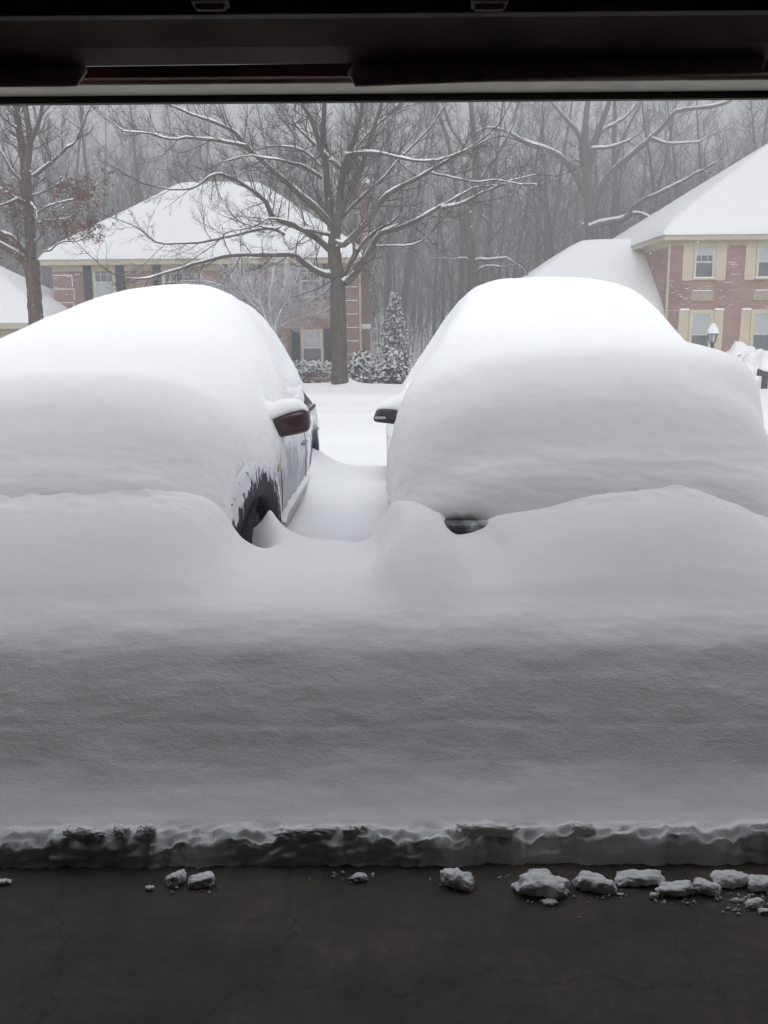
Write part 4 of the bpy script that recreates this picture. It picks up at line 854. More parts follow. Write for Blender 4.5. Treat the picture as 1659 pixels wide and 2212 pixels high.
# the large street tree between the cars
rg = np.random.default_rng(11)
T, Tw, S = Tree(), Tree(), Tree(); YM = 25.6
px1 = YM / FPX / (1.952 * 1.507) * 1.0            # metres per crop pixel
tw = (Tw, 3.9, 1.5, 2, S)
base = P(735, 831, YM)
traced(T, None, c4([(608, 1900), (600, 1860), (594, 1700), (590, 1500), (588, 1300), (582, 1200), (570, 1120), (562, 1010), (566, 930)]), YM, 56 * px1, 38 * px1, 16, rg)
limbs = [
 ([(560,960),(548,880),(530,760),(522,640),(512,500),(500,380),(492,250),(500,90),(490,-150),(500,-400)], 34, 12, (0, .5)),
 ([(570,960),(585,860),(596,740),(602,620),(622,500),(650,400),(690,300),(720,190),(742,90),(770,-100),(780,-350)], 30, 9, (0, -.8)),
 ([(596,770),(640,680),(690,590),(738,480),(775,340),(820,210),(858,90),(890,-60),(960,-300)], 23, 8, (-.1, -1.6)),
 ([(604,490),(530,415),(440,330),(370,260),(312,200),(318,90),(330,-80)], 18, 8, (-.3, 1.6)),
 ([(500,430),(455,280),(410,160),(368,90),(320,-40),(260,-200)], 20, 8, (.1, -1.2)),
 ([(540,840),(450,740),(330,640),(250,565),(130,460),(0,340),(-62,262),(-180,200),(-320,150),(-460,90),(-560,40)], 24, 6, (0, -1.8)),
 ([(540,1010),(440,920),(350,868),(250,822),(165,780),(130,700),(60,640),(38,620),(-60,560),(-160,525),(-220,532),(-310,600),(-410,620),(-560,600)], 22, 5, (0, -2.6)),
 ([(0,340),(-160,310),(-360,290),(-480,300),(-610,262),(-760,250),(-860,190)], 11, 4, (-1.2, -2.4)),
 ([(545,1165),(490,1156),(400,1110),(330,1050),(270,1030),(150,1036),(0,1030),(-160,1050),(-360,1100),(-510,1150),(-660,1190),(-770,1178)], 24, 5, (0, -3.0)),
 ([(250,905),(180,870),(97,870),(-60,905),(-260,950),(-410,960),(-560,955),(-660,880),(-730,840)], 11, 4, (-1.3, -2.6)),
 ([(530,905),(440,885),(350,868),(290,830),(160,800),(60,850),(-80,880)], 13, 5, (-.2, -2.2)),
 ([(565,955),(620,970),(700,900),(770,825),(830,740),(880,665),(980,600),(1080,555),(1180,490),(1290,430),(1440,340),(1560,250)], 24, 6, (-.4, -1.6)),
 ([(625,1215),(690,1155),(750,1060),(800,980),(850,900),(950,868),(1050,830),(1150,780),(1230,730),(1350,662),(1440,610),(1500,600)], 28, 7, (-.1, 1.5)),
 ([(605,1190),(650,1120),(720,1000),(765,930),(830,880)], 16, 12, (0, .6)),
 ([(640,400),(720,388),(800,385),(900,400),(1000,422),(1150,440),(1300,408),(1440,350),(1540,300)], 14, 5, (-.6, -2.0)),
 ([(1240,735),(1350,712),(1480,650),(1600,600),(1700,560),(1850,520)], 12, 5, (.9, 2.2)),
 ([(1180,515),(1300,540),(1460,570),(1600,560),(1760,590)], 8, 4, (-1, -2.6)),
 ([(475,470),(380,380),(250,345),(150,348),(60,372),(-60,430)], 12, 4, (.2, 2.2)),
 ([(480,545),(380,480),(280,448),(100,415),(0,405),(-140,440)], 12, 4, (.1, -2.4)),
 ([(820,980),(900,975),(1080,968),(1190,880)], 8, 4, (.3, -1.0)),
 ([(680,940),(690,1010),(660,1080),(620,1130)], 10, 6, (-.5, -.4)),
 ([(575,950),(590,700),(640,500),(700,360),(800,240),(900,150),(1000,40),(1100,-120)], 14, 5, (.4, 3.0)),
 ([(560,900),(480,720),(420,560),(370,420),(330,300),(240,180),(150,60),(60,-100)], 14, 5, (.4, 3.2)),
 ([(590,820),(700,700),(860,560),(1000,400),(1150,250),(1250,100),(1330,-60)], 14, 5, (.2, 2.6)),
]
for pts, a, b, dy in limbs:
    traced(T, S, c4(pts), YM, a * px1 * .90, b * px1 * .72, 9, rg, tw, dy)
tree_thing('street_tree', 'large bare street tree with snow-lined limbs standing between the two cars', base, T, Tw, S)
# oak with clinging brown leaves, far left
rg = np.random.default_rng(5); T, Tw, S = Tree(), Tree(), Tree(); YO = 25.0; s8 = YO / FPX / (2.836 * 1.507); tw = (Tw, 3.4, 1.3, 2, S)
tips = []
base = P(70, 830, YO); base.z = float(H(base.x, base.y)) - .1
traced(T, None, [(78, 850)] + c8([(330, 2060), (322, 1900), (312, 1750), (300, 1600), (295, 1500)]), YO, 68 * s8, 60 * s8, 14, rg)
ol = [([(290,1560),(285,1400),(272,1200),(262,1000),(250,860),(240,700),(232,600)], 50, 42, (0, 0)),
 ([(225,640),(200,500),(172,300),(142,80),(120,-200),(90,-500)], 32, 16, (0, .4)), ([(245,640),(272,450),(268,300),(238,80),(230,-200),(260,-500)], 32, 14, (0, -.4)),
 ([(280,420),(345,260),(392,80),(430,-100),(500,-300)], 20, 9, (-.2, -1)), ([(310,720),(420,640),(520,550),(630,450)], 16, 11, (0, -1)),
 ([(255,1530),(150,1440),(0,1350),(-150,1290),(-350,1260)], 38, 20, (0, -.8)), ([(292,1545),(225,1400),(130,1290),(0,1240),(-200,1180)], 26, 14, (0, .9)),
 ([(262,1010),(180,930),(60,970),(-60,1010)], 16, 7, (0, -1)), ([(270,960),(310,1000),(345,1060),(335,1200)], 14, 6, (0, -.8)),
 ([(250,800),(120,680),(20,500),(-60,420)], 18, 8, (0, 1)), ([(300,1300),(420,1420),(560,1330),(700,1320),(800,1270)], 10, 4, (0, -1.2)), ([(300,1100),(420,1010),(560,960),(680,930)], 9, 4, (0, -1)),
 ([(290,900),(400,870),(520,800),(600,740)], 9, 4, (0, 1.1)), ([(240,1000),(120,900),(-20,820)], 12, 6, (0, 1.5)), ([(290,1200),(400,1130),(540,1120),(660,1090)], 8, 4, (0, 1.0))]
for pts, a, b, dy in ol: traced(T, S, c8(pts), YO, a * s8, b * s8, 9, rg, tw, dy, tips=tips)
e = tree_thing('oak_tree', 'oak tree with reddish brown withered leaves at the far left', base, T, Tw, S, barkm=bark_mat('bark_red_brown', (.10, .072, .062), stick=.34))
def leaf_clumps(tips, n, size, rg, spread):
    V = []; F = []
    tips = np.array(tips)
    for q in range(n):
        c = tips[rg.integers(len(tips))] + rg.normal(0, spread, 3)
        a = unit(rg.normal(0, 1, 3)); b = unit(np.cross(a, rg.normal(0, 1, 3))); s_ = size * rg.uniform(.6, 1.4)
        k = len(V); V += [c - a*s_, c + b*s_*.45, c + a*s_, c - b*s_*.45 + a*s_*.2]; F.append((k, k+1, k+2, k+3))
    return np.array(V), np.array(F)
LEAFB = bark_mat('withered_leaf', (.17, .075, .05), lo=.75, hi=.98)
tp = np.array(tips); zt = tp[:, 2]; zl = P(0, 330, YO).z; sel = tp[(zt < P(0, 380, YO).z) & (np.abs(vn(tp[:, 0] * .9, tp[:, 1] * .9, tp[:, 2] * .9)) > .18)]
V, F = leaf_clumps(sel, 2600, .045, rg, .05)
keep(mesh_np('leaves', V, F, LEAFB), e, base)
# --- woods: variants shared by many trees
def bare_variant(seed, h, r, lean=.02, nb=26, maxl=2, crown_lo=.3):
    rg = np.random.default_rng(seed); T, Tw = Tree(), Tree(); n = 14
    p = [np.array([0, 0, -.5])]; d = np.array([rg.normal(0, lean), rg.normal(0, lean), 1.])
    for i in range(n - 1): d = unit(d + rg.normal(0, .035, 3)); d[2] = abs(d[2]); p.append(p[-1] + d * h / (n - 1))
    p = np.array(p); rad = r * (1 - np.linspace(0, 1, n) ** 1.1 * .9); T.tube(p, rad, 8)
    for q in range(nb):
        t = crown_lo + (1 - crown_lo) * (q + rg.random()) / nb; t = min(t, .98); i = min(int(t * (n - 1)), n - 2)
        a = rg.uniform(0, 2 * math.pi); nd = unit(np.array([math.cos(a), math.sin(a), rg.uniform(.35, 1.3)])); Lb = h * .30 * (1.15 - t) * rg.uniform(.6, 1.3) + .8
        grow(Tw, p[i], nd, Lb, max(.012, rad[i] * rg.uniform(.25, .45)), 0, rg, maxl, up=.10, wig=.26, nch=(5, 8), k=4, rmin=.007)
    return T, Tw
VAR = []
for i, (h, r, lo) in enumerate(((19, .20, .25), (22, .24, .35), (16, .13, .2), (21, .17, .4), (14, .10, .12))):
    VAR.append(bare_variant(100 + i, h, r, nb=[26, 24, 20, 20, 22][i], crown_lo=lo))
vm = []
for i, (a, b) in enumerate(VAR):
    va, fa = a.arrays(); vb, fb = b.arrays()
    m1 = bpy.data.meshes.new('trunk'); m2 = bpy.data.meshes.new('crown')
    for m_, v_, f_, mt in ((m1, va, fa, BARKF), (m2, vb, fb, BARKF)):
        m_.vertices.add(len(v_)); m_.vertices.foreach_set('co', v_.astype(np.float32).ravel()); m_.loops.add(f_.size); m_.loops.foreach_set('vertex_index', f_.astype(np.int32).ravel())
        m_.polygons.add(len(f_)); m_.polygons.foreach_set('loop_start', np.arange(0, f_.size, 4, dtype=np.int32)); m_.polygons.foreach_set('loop_total', np.full(len(f_), 4, np.int32)); m_.update(calc_edges=True); m_.materials.append(mt)
    vm.append((m1, m2, va, fa, vb, fb))
# traced far trees
rg = np.random.default_rng(21)
T, Tw, S = Tree(), Tree(), Tree(); YR_ = 52.; s5 = YR_ / FPX / (1.843 * 1.507); tw = (Tw, 1.5, 2.2, 2, S)
base = P(1275, 620, YR_); base.z = float(H(base.x, base.y)) - .2
for pts, a, b, dy in [([(592,1400),(592,1100),(590,800),(586,650),(575,550)], 29, 25, (0, 0)), ([(575,560),(568,400),(560,250),(575,60),(580,-150)], 26, 12, (0, 0)), ([(580,480),(620,300),(662,180),(705,60),(740,-100)], 22, 10, (0, -1)),
   ([(565,620),(520,520),(450,420),(350,350),(220,310),(140,265)], 22, 10, (0, -1.5)), ([(605,700),(650,600),(700,500),(790,420),(880,340),(960,270),(1050,180),(1120,110),(1300,90),(1420,60)], 22, 9, (0, -1.5)),
   ([(590,815),(640,795),(700,780),(800,760),(850,705),(900,650),(1000,610),(1100,560),(1180,520)], 22, 8, (-.3, -2.5)), ([(600,340),(720,330),(800,300)], 10, 6, (-1, -2)), ([(960,280),(1060,310),(1200,300)], 10, 5, (-1, -1)), ([(850,730),(900,730),(960,760)], 10, 6, (-2, -3)),
   ([(570,420),(520,250),(420,130),(340,30),(260,-60)], 14, 7, (0, 2)), ([(640,250),(720,200),(800,150),(900,40)], 12, 6, (0, 2))]:
    traced(T, S, c5(pts), YR_, a * s5, b * s5, 8, rg, tw, dy, seglen=.4)
tree_thing('bare_tree', 'broad pale-limbed bare tree with thick snow on its forks, above the right wing roof', base, T, Tw, S, barkm=bark_mat('bark_pale', (.13, .115, .105), stick=.3), twigm=BARKF)
tr2 = [('tall dark bare tree standing right of the brick chimney, behind the evergreens', 44., c4, [([(1450,1500),(1440,1190),(1432,1000),(1405,800),(1440,700),(1462,500),(1450,300),(1430,90),(1420,-200)], 30, 12, (0, 0)), ([(1440,1080),(1500,1060),(1560,1070),(1640,1050),(1700,1080)], 10, 5, (0, -1)), ([(1470,1160),(1510,1110),(1620,1110)], 9, 4, (0, -1.5)), ([(1420,1070),(1380,1055),(1320,1065)], 8, 4, (0, -1)), ([(1460,600),(1540,480),(1640,330),(1700,200)], 12, 6, (0, 1)), ([(1450,420),(1380,330),(1300,220),(1250,60)], 12, 6, (0, 1))]),
       ('leaning slim bare tree beside the tall dark one, right of the chimney', 50., c4, [([(1350,1600),(1365,1280),(1380,900),(1350,700),(1320,520),(1290,330),(1240,180),(1200,60),(1150,-150)], 17, 8, (0, 0)), ([(1330,560),(1260,420),(1180,300)], 8, 4, (0, 1))]),
       ('thin straight bare tree rising behind the left house roof, left of its ridge', 54., c8, [([(835,1500),(825,1120),(800,700),(762,350),(745,80),(740,-200)], 16, 9, (0, 0)), ([(820,830),(860,780),(890,750)], 6, 3, (0, 0))]),
       ('forked bare tree in the woods between the right tree and the right house', 62., c5, [([(735,1000),(735,760),(740,550),(735,350),(740,150),(735,-60)], 20, 10, (0, 0)), ([(738,420),(800,250),(880,100),(930,-20)], 10, 6, (0, 1))])]
for lab, Yd, cf, ll in tr2:
    T, Tw, S = Tree(), Tree(), Tree(); s_ = Yd / FPX / (1.9 * 1.507) if cf is not c8 else Yd / FPX / (2.836 * 1.507)
    for pts, a, b, dy in ll: traced(T, S, cf(pts), Yd, a * s_, b * s_, 8, rg, (Tw, 1.3, 2.4, 2, None), dy, seglen=.5)
    q = P(*cf([ll[0][0][0]])[0], Yd); q.z = float(H(q.x, q.y)) - .2
    tree_thing('bare_tree', lab, q, T, Tw, S, twigm=BARKF)
# individual trees along the front of the woods
ORD = ['first', 'second', 'third', 'fourth', 'fifth', 'sixth', 'seventh', 'eighth', 'ninth', 'tenth', 'eleventh', 'twelfth']
zones = [('behind the left house roof', 150, 640, 9), ('between chimney and low wing roof', 790, 1180, 9), ('above the right house roof', 1200, 1659, 9)]
for zn, x0, x1, c in zones:
    xs = np.linspace(x0, x1, c) + rg.uniform(-18, 18, c)
    for k, px in enumerate(xs):
        Yd = rg.uniform(56, 68); q = P(px, 700, Yd); q.z = float(H(q.x, q.y)) - .2; v = int(rg.integers(5)); sc_ = rg.uniform(.85, 1.15)
        e = empty('bare_tree', q[:], '%s of nine grey bare trees from the left, %s' % (ORD[k], zn), 'tree', 'bare trees along the front of the woods', rg.uniform(0, 6.28)); e.scale = (sc_,) * 3
        for nm, m_ in (('trunk', vm[v][0]), ('crown', vm[v][1])):
            o = bpy.data.objects.new(nm, m_); COL.objects.link(o); o.parent = e
# the mass of the woods behind
Vs, Fs, off = [], [], 0
def place(v, f, x, y, z, s_, a):
    global off
    c, sn = math.cos(a) * s_, math.sin(a) * s_
    w_ = np.stack([v[:, 0]*c - v[:, 1]*sn + x, v[:, 0]*sn + v[:, 1]*c + y, v[:, 2]*s_ + z], 1).astype(np.float32); Vs.append(w_); Fs.append(f + off); off += len(v)
NW = 205
for i in range(NW):
    yd = 66 + 62 * rg.random() ** 1.2; xx = rg.uniform(-1, 1) * (yd * .46 + 3); v = vm[int(rg.integers(5))]; zz = float(H(xx, yd)) - .3; s_ = rg.uniform(.70, 1.05); a = rg.uniform(0, 6.28)
    place(v[2], v[3], xx, yd, zz, s_, a); place(v[4], v[5], xx, yd, zz, s_, a)
wd = mesh_np('woods', np.concatenate(Vs), np.concatenate(Fs), BARKF); tag(wd, 'hazy mass of bare woods behind the houses', 'woods', kind='stuff')
# undergrowth / saplings low in the woods
T = Tree()
for i in range(650):
    yd = rg.uniform(54, 92); xx = rg.uniform(-1, 1) * (yd * .46 + 2); zz = float(H(xx, yd))
    grow(T, np.array([xx, yd, zz]), np.array([rg.normal(0, .2), rg.normal(0, .2), 1.]), rg.uniform(3, 7), .03, 0, rg, 2, up=.15, wig=.2, nch=(4, 6), k=3, rmin=.008)
ug = T.build('undergrowth', BARKF, smooth=False); tag(ug, 'thin saplings and brush growing low through the woods', 'undergrowth', kind='stuff')
# ------------------------------------------------------------------ houses
def hip_snow(x0, x1, y0, y1, ze, slope, th, nx=110, ny=80, seed=0, rnd=.35):
    xs = np.linspace(x0, x1, nx); ys = np.linspace(y0, y1, ny); X_, Y_ = np.meshgrid(xs, ys)
    dists = [X_ - x0, x1 - X_, Y_ - y0, y1 - Y_]
    k = 2.2
    m = -np.log(sum(np.exp(-k * d_) for d_ in dists)) / k
    m = np.maximum(m, -.3); dm = np.minimum.reduce(dists)
    z = ze + slope * np.maximum(dm * .7 + m * .3, 0) + th * (1 - np.exp(-(dm + .02) / (rnd * .5))) + .03 * fbm(X_ * .7 + seed, Y_ * .7)* np.clip(dm*2, 0, 1)
    V = np.stack([X_, Y_, z], -1)
    # skirt down to the eave
    ring = lambda dz: None
    V = V.reshape(-1, 3); F = grid_faces(ny, nx).tolist()
    idx = [(0, i) for i in range(nx)] + [(j, nx-1) for j in range(1, ny)] + [(ny-1, i) for i in range(nx-2, -1, -1)] + [(j, 0) for j in range(ny-2, 0, -1)]
    b = len(V); sk = []; n = len(idx)
    for j, i in idx: p = V[j*nx+i]; sk.append((p[0], p[1], ze - .005))
    V = np.concatenate([V, np.array(sk)])
    for q in range(n):
        a, c = idx[q], idx[(q+1) % n]; F.append([b+q, b+(q+1) % n, c[0]*nx+c[1], a[0]*nx+a[1]])
    return V, F
def hip_roof(x0, x1, y0, y1, ze, slope, th=.16):
    h = min(x1-x0, y1-y0) / 2
    if (y1-y0) <= (x1-x0): r = [(x0+h, (y0+y1)/2, ze+th+h*slope), (x1-h, (y0+y1)/2, ze+th+h*slope)]; 
    else: r = [((x0+x1)/2, y0+h, ze+th+h*slope), ((x0+x1)/2, y1-h, ze+th+h*slope)]
    m = MB(); bq = [(x0,y0,ze),(x1,y0,ze),(x1,y1,ze),(x0,y1,ze)]; tq = [(x,y,ze+th) for x,y,_ in bq]
    f = [(3,2,1,0),(0,1,5,4),(1,2,6,5),(2,3,7,6),(3,0,4,7)]
    if (y1-y0) <= (x1-x0): f += [(4,5,9,8),(5,6,9),(6,7,8,9),(7,4,8)]
    else: f += [(4,5,8),(5,6,9,8),(6,7,9),(7,4,8,9)]
    return m.add(bq + tq + r, f)
def window(root, loc, xa, xb, za, zb, yf, frame, shutter=None, sw=.42, up=None, lo=None, snowcap=False, muntin=True, sill_snow=True, fw=.075):
    """double-hung window on a wall whose face is at y=yf and looks to -y"""
    def K(o): return keep(o, root, loc)
    f = MB(); f.box(xa - fw, xb + fw, yf - .06, yf + .02, zb, zb + fw*1.3); f.box(xa - fw, xa, yf - .06, yf + .02, za, zb); f.box(xb, xb + fw, yf - .06, yf + .02, za, zb); f.box(xa - fw - .04, xb + fw + .04, yf - .10, yf + .02, za - .06, za)
    fr = K(f.build('window', frame)); l = loc
    zm = (za + zb) / 2
    def sub(o): o.parent = fr; return o
    p1 = sub(MB().box(xa, xb, yf - .016, yf - .012, zm, zb).build('pane', up or GLASS_D)); p2 = sub(MB().box(xa, xb, yf - .012, yf - .008, za, zm).build('pane', lo or GLASS_D))
    s = MB(); s.box(xa, xb, yf - .04, yf - .018, zm - .03, zm + .025); s.box(xa, xa + .04, yf - .036, yf - .018, za, zb); s.box(xb - .04, xb, yf - .036, yf - .018, za, zb); s.box(xa + .04, xb - .04, yf - .034, yf - .018, zb - .04, zb)
    if muntin:
        w3 = (xb - xa) / 3
        for k in (1, 2): s.box(xa + w3*k - .011, xa + w3*k + .011, yf - .030, yf - .0165, zm + .026, zb - .041)
        s.box(xa + .041, xb - .041, yf - .028, yf - .0165, (zm + zb)/2 - .011, (zm + zb)/2 + .011)
    sub(s.build('sash', WHITE))
    if sill_snow: sub(MB().box(xa - fw, xb + fw, yf - .098, yf - .03, za + .001, za + .05).build('sill_snow', SNOWT, bevel=.015))
    if shutter:
        for side in (0, 1):
            x0 = xa - fw - .02 - sw if side == 0 else xb + fw + .02
            m = MB(); m.box(x0, x0 + sw, yf - .05, yf, za - .08, zb + .10)
            for (q0, q1) in ((za + .0, zm - .04), (zm + .06, zb + .02)):
                k = q0
                while k < q1 - .03: m.box(x0 + .05, x0 + sw - .05, yf - .058, yf - .051, k, k + .035); k += .075
            so_ = K(m.build('shutter', shutter))
            if snowcap:
                cp = MB().box(x0 - .01, x0 + sw + .01, yf - .13, yf - .0, zb + .101, zb + .20).build('shutter_snow', SNOWT, bevel=.045); cp.parent = so_
    return fr
# ---- left house
YH = 40.0
hx0 = P(115, 600, YH).x; hx1 = P(772, 600, YH).x; ez = P(400, 570, YH).z; gz = -.7
LH = (hx0, YH, gz); lh = empty('brick_house', LH, 'two-storey red brick house with navy shutters and a chimney, behind the street tree', 'house')
KH = lambda o: keep(o, lh, LH)
KH(MB().box(hx0, hx1, YH, YH + 9.2, gz, ez).build('wall', BRICK1))
rf = KH(hip_roof(hx0 - .35, hx1 + .35, YH - .4, YH + 9.6, ez + .12, .66, .05).build('roof', SHING))
V, F = hip_snow(hx0 - .42, hx1 + .42, YH - .48, YH + 9.68, ez + .18, .70, .34, seed=2); sn = mesh_np('roof_snow', V, F, SNOWR, rf, smooth=True)
KH(MB().box(hx0 - .36, hx1 + .36, YH - .43, YH - .402, ez - .04, ez + .175).build('fascia', BEIGE)); KH(MB().box(hx0 - .02, hx1 + .02, YH - .05, YH - .003, ez - .28, ez - .05).build('frieze', BEIGE)); KH(MB().box(hx0 - .34, hx1 + .34, YH - .40, YH + .0, ez - .045, ez - .042).build('soffit', BEIGE))
KH(MB().box(hx0 - .36, hx0 - .34, YH - .40, YH + 9.6, ez - .04, ez + .11).build('fascia', BEIGE))
def wx(px, Y=YH): return P(px, 600, Y).x
zt, zb_ = P(225, 572, YH).z, P(225, 645, YH).z; lt, lb = P(670, 716, YH).z, P(670, 786, YH).z
for i, c in enumerate((225, 375, 522, 671)):
    xa, xb = wx(c - 21), wx(c + 21)
    window(lh, LH, xa, xb, zb_, zt - .05, YH - .003, BEIGE, NAVY, .36, GLASS_D, GLASS_L if i == 0 else GLASS_D)
    if i != 1: window(lh, LH, xa, xb, lb, lt, YH - .003, BEIGE, NAVY, .36, GLASS_L, GLASS_D)
dq = MB(); xd = wx(375); dq.box(xd - .5, xd + .5, YH - .05, YH - .003, gz, gz + 2.1); KH(dq.build('front_door', NAVY, bevel=.01))
# corner quoins with snow on their ledges
for side, xq in ((1, hx0), (-1, hx1)):
    k = 0; z = gz + .3
    while z < ez - .7:
        w_ = .85 if k % 2 == 0 else .80
        a, b = (xq - .02, xq + w_) if side > 0 else (xq - w_, xq + .02)
        q = KH(MB().box(a, b, YH - .035, YH - .003, z, z + .50).build('quoin', BRICK1)); 
        s = MB(); s.box(a, b, YH - .06, YH - .004, z + .501, z + .535); 
        if k % 2 == 0 or side > 0: xx = b if side > 0 else a; s.box(xx - .015, xx + .015, YH - .045, YH - .036, z + .06, z + .50)
        s.build('ledge_snow', SNOWT, q); z += .56; k += 1
# downpipe, chimney
KH(MB().tube((hx1 + .10, YH - .06, gz), (hx1 + .10, YH - .06, ez), .05, n=8).build('downpipe', BEIGE))
cx0, cx1 = P(766, 600, YH + 2.5).x, P(799, 600, YH + 2.5).x; ctop = P(780, 402, YH + 2.5).z; csh = P(780, 712, YH + 2.5).z
ch = MB(); ch.box(hx1 + .003, cx1, YH + 1.6, YH + 2.9, gz, csh); ch.box(hx1 + .003, cx1 - .02, YH + 1.9, YH + 2.6, csh, ctop - .2); ch.box(hx1 - .05, cx1 + .05, YH + 1.82, YH + 2.68, ctop - .2, ctop)
chm = KH(ch.build('chimney', BRICK1))
MB().box(hx1 - .02, cx1 + .05, YH + 1.8, YH + 2.7, ctop + .001, ctop + .26).build('cap_snow', SNOWT, chm, bevel=.10); MB().box(hx1 + .003, cx1 + .03, YH + 1.55, YH + 1.89, csh + .001, csh + .24).build('shoulder_snow', SNOWT, chm, bevel=.07)
# low wing of the left house (garage side)
wxr = P(128, 640, 37.5).x; wz = P(60, 702, 36.0).z
KH(MB().box(-30, wxr - .5, 36.4, 43, gz, wz).build('wing_wall', BEIGE)); KH(MB().box(P(33, 700, 36.3).x, P(68, 700, 36.3).x, 36.36, 36.39, wz - 1.9, wz - .22).build('brick_panel', BRICK1))
wr = KH(hip_roof(-30, wxr - .05, 36.0, 44.6, wz + .02, .60, .06).build('wing_roof', SHING)); V, F = hip_snow(-30.1, wxr, 35.95, 44.7, wz + .08, .60, .36, seed=9, nx=90, ny=70)
mesh_np('wing_snow', V, F, SNOWR, wr, smooth=True); KH(MB().box(-30, wxr - .1, 35.97, 35.998, wz - .14, wz + .075).build('wing_fascia', BEIGE))
cl = MB()
for k in range(14): cl.box(-30, P(30, 700, 36.3).x, 36.375, 36.398, wz - .35 - k * .18, wz - .35 - k * .18 + .165)
KH(cl.build('siding', BEIGE))
# ---- right house
YQ = 37.0
rx0 = P(1448, 560, YQ).x; rez = P(1500, 530, YQ).z; rgz = -.7
RH = (rx0, YQ, rgz); rh = empty('brick_house', RH, 'two-storey rose brick house with cream shutters at the right', 'house')
KR = lambda o: keep(o, rh, RH)
KR(MB().box(rx0, rx0 + 16, YQ, YQ + 12.8, rgz, rez + .45).build('wall', BRICK2))
e2 = P(1500, 509, YQ - .4).z
rf2 = KR(hip_roof(rx0 - .4, rx0 + 16.4, YQ - .42, YQ + 13.2, e2 - .03, .635, .05).build('roof', SHING))
V, F = hip_snow(rx0 - .48, rx0 + 16.5, YQ - .5, YQ + 13.3, e2 + .03, .655, .36, seed=5, nx=130, ny=110); mesh_np('roof_snow', V, F, SNOWR, rf2, smooth=True)
KR(MB().box(rx0 - .42, rx0 + 16.4, YQ - .455, YQ - .423, e2 - .16, e2 + .02).build('fascia', BEIGE)); KR(MB().box(rx0 - .44, rx0 - .402, YQ - .455, YQ + 13.2, e2 - .16, e2 + .02).build('fascia', BEIGE))
KR(MB().box(rx0 - .40, rx0 + 16.4, YQ - .42, YQ + 13.2, e2 - .17, e2 - .162).build('soffit', BEIGE))
KR(MB().box(rx0 - .03, rx0 + 16, YQ - .05, YQ - .003, rez - .02, e2 - .175).build('frieze', BEIGE)); KR(MB().box(rx0 - .05, rx0 - .003, YQ - .05, YQ + 12.8, rez - .02, e2 - .175).build('frieze', BEIGE))
KR(MB().tube((rx0 - .07, YQ - .07, rgz), (rx0 - .07, YQ - .07, e2 - .2), .055, n=8).build('downpipe', BEIGE))
def rxx(px, py): return P(px, py, YQ).x
s1a, s1b = P(1520, 528, YQ).z, P(1520, 601, YQ).z; s2a, s2b = P(1515, 676, YQ).z, P(1515, 762, YQ).z
wa, wb = rxx(1502, 560), rxx(1541, 560); step = 3.02 - .45
step = rxx(1637, 560) - rxx(1502, 560)
BL = mat('blind_glass', (.46, .50, .49), .3, nscale=5, namt=.05)
for i in range(5):
    dx = step * i
    fr = window(rh, RH, wa + dx, wb + dx, s1b, s1a - .05, YQ - .003, SHUT_C, SHUT_C, .40, GLASS_D if i == 0 else BL, GLASS_D, muntin=(i == 0))
    if i == 0: b_ = MB().box(wa + .042, wb - .042, YQ - .0345, YQ - .031, s1a - .42, s1a - .095).build('blind', BL); b_.parent = fr
    xa = rxx(1492, 700) ; xb = rxx(1534, 700)
    window(rh, RH, xa + dx + .02, xb + dx - .02, s2b - .1, s2a - .02, YQ - .003, SHUT_C, SHUT_C, .38, BL, GLASS_D, snowcap=True, muntin=False, fw=.11)
    p = KR(MB().box(rxx(1492, 640) + dx, rxx(1541, 640) + dx, YQ - .03, YQ - .003, P(1510, 650, YQ).z, P(1510, 627, YQ).z).build('stone_panel', STONE, bevel=.01))
    MB().box(rxx(1496, 640) + dx, rxx(1537, 640) + dx, YQ - .05, YQ - .031, P(1510, 627, YQ).z - .03, P(1510, 627, YQ).z + .01).build('panel_snow', SNOWT, p, bevel=.008)
# wing
wy0 = YQ + .3; wz2 = P(1445, 700, YQ).z
KR(MB().box(rx0 - 6.95, rx0 - .01, wy0 + .4, YQ + 9.0, rgz, wz2).build('wing_wall', BRICK2))
wr2 = KR(hip_roof(rx0 - 7.35, rx0 - .004, wy0, YQ + 9.4, wz2 + .02, .70, .05).build('wing_roof', SHING))
xs = np.linspace(rx0 - 7.45, rx0 - .003, 100); ys = np.linspace(wy0 - .08, YQ + 9.48, 90); X_, Y_ = np.meshgrid(xs, ys)
dd = [(X_ - xs[0]) * .92, Y_ - ys[0], ys[-1] - Y_]; k = 2.6; m_ = -np.log(sum(np.exp(-k * q) for q in dd)) / k; dm = np.minimum.reduce(dd)
z = wz2 + .08 + .74 * np.maximum(.4 * dm + .6 * m_, 0) + .34 * (1 - np.exp(-(dm + .02) / .17)) + .02 * fbm(X_, Y_)
mesh_np('wing_snow', np.stack([X_, Y_, z], -1).reshape(-1, 3), grid_faces(90, 100), SNOWR, wr2, smooth=True)
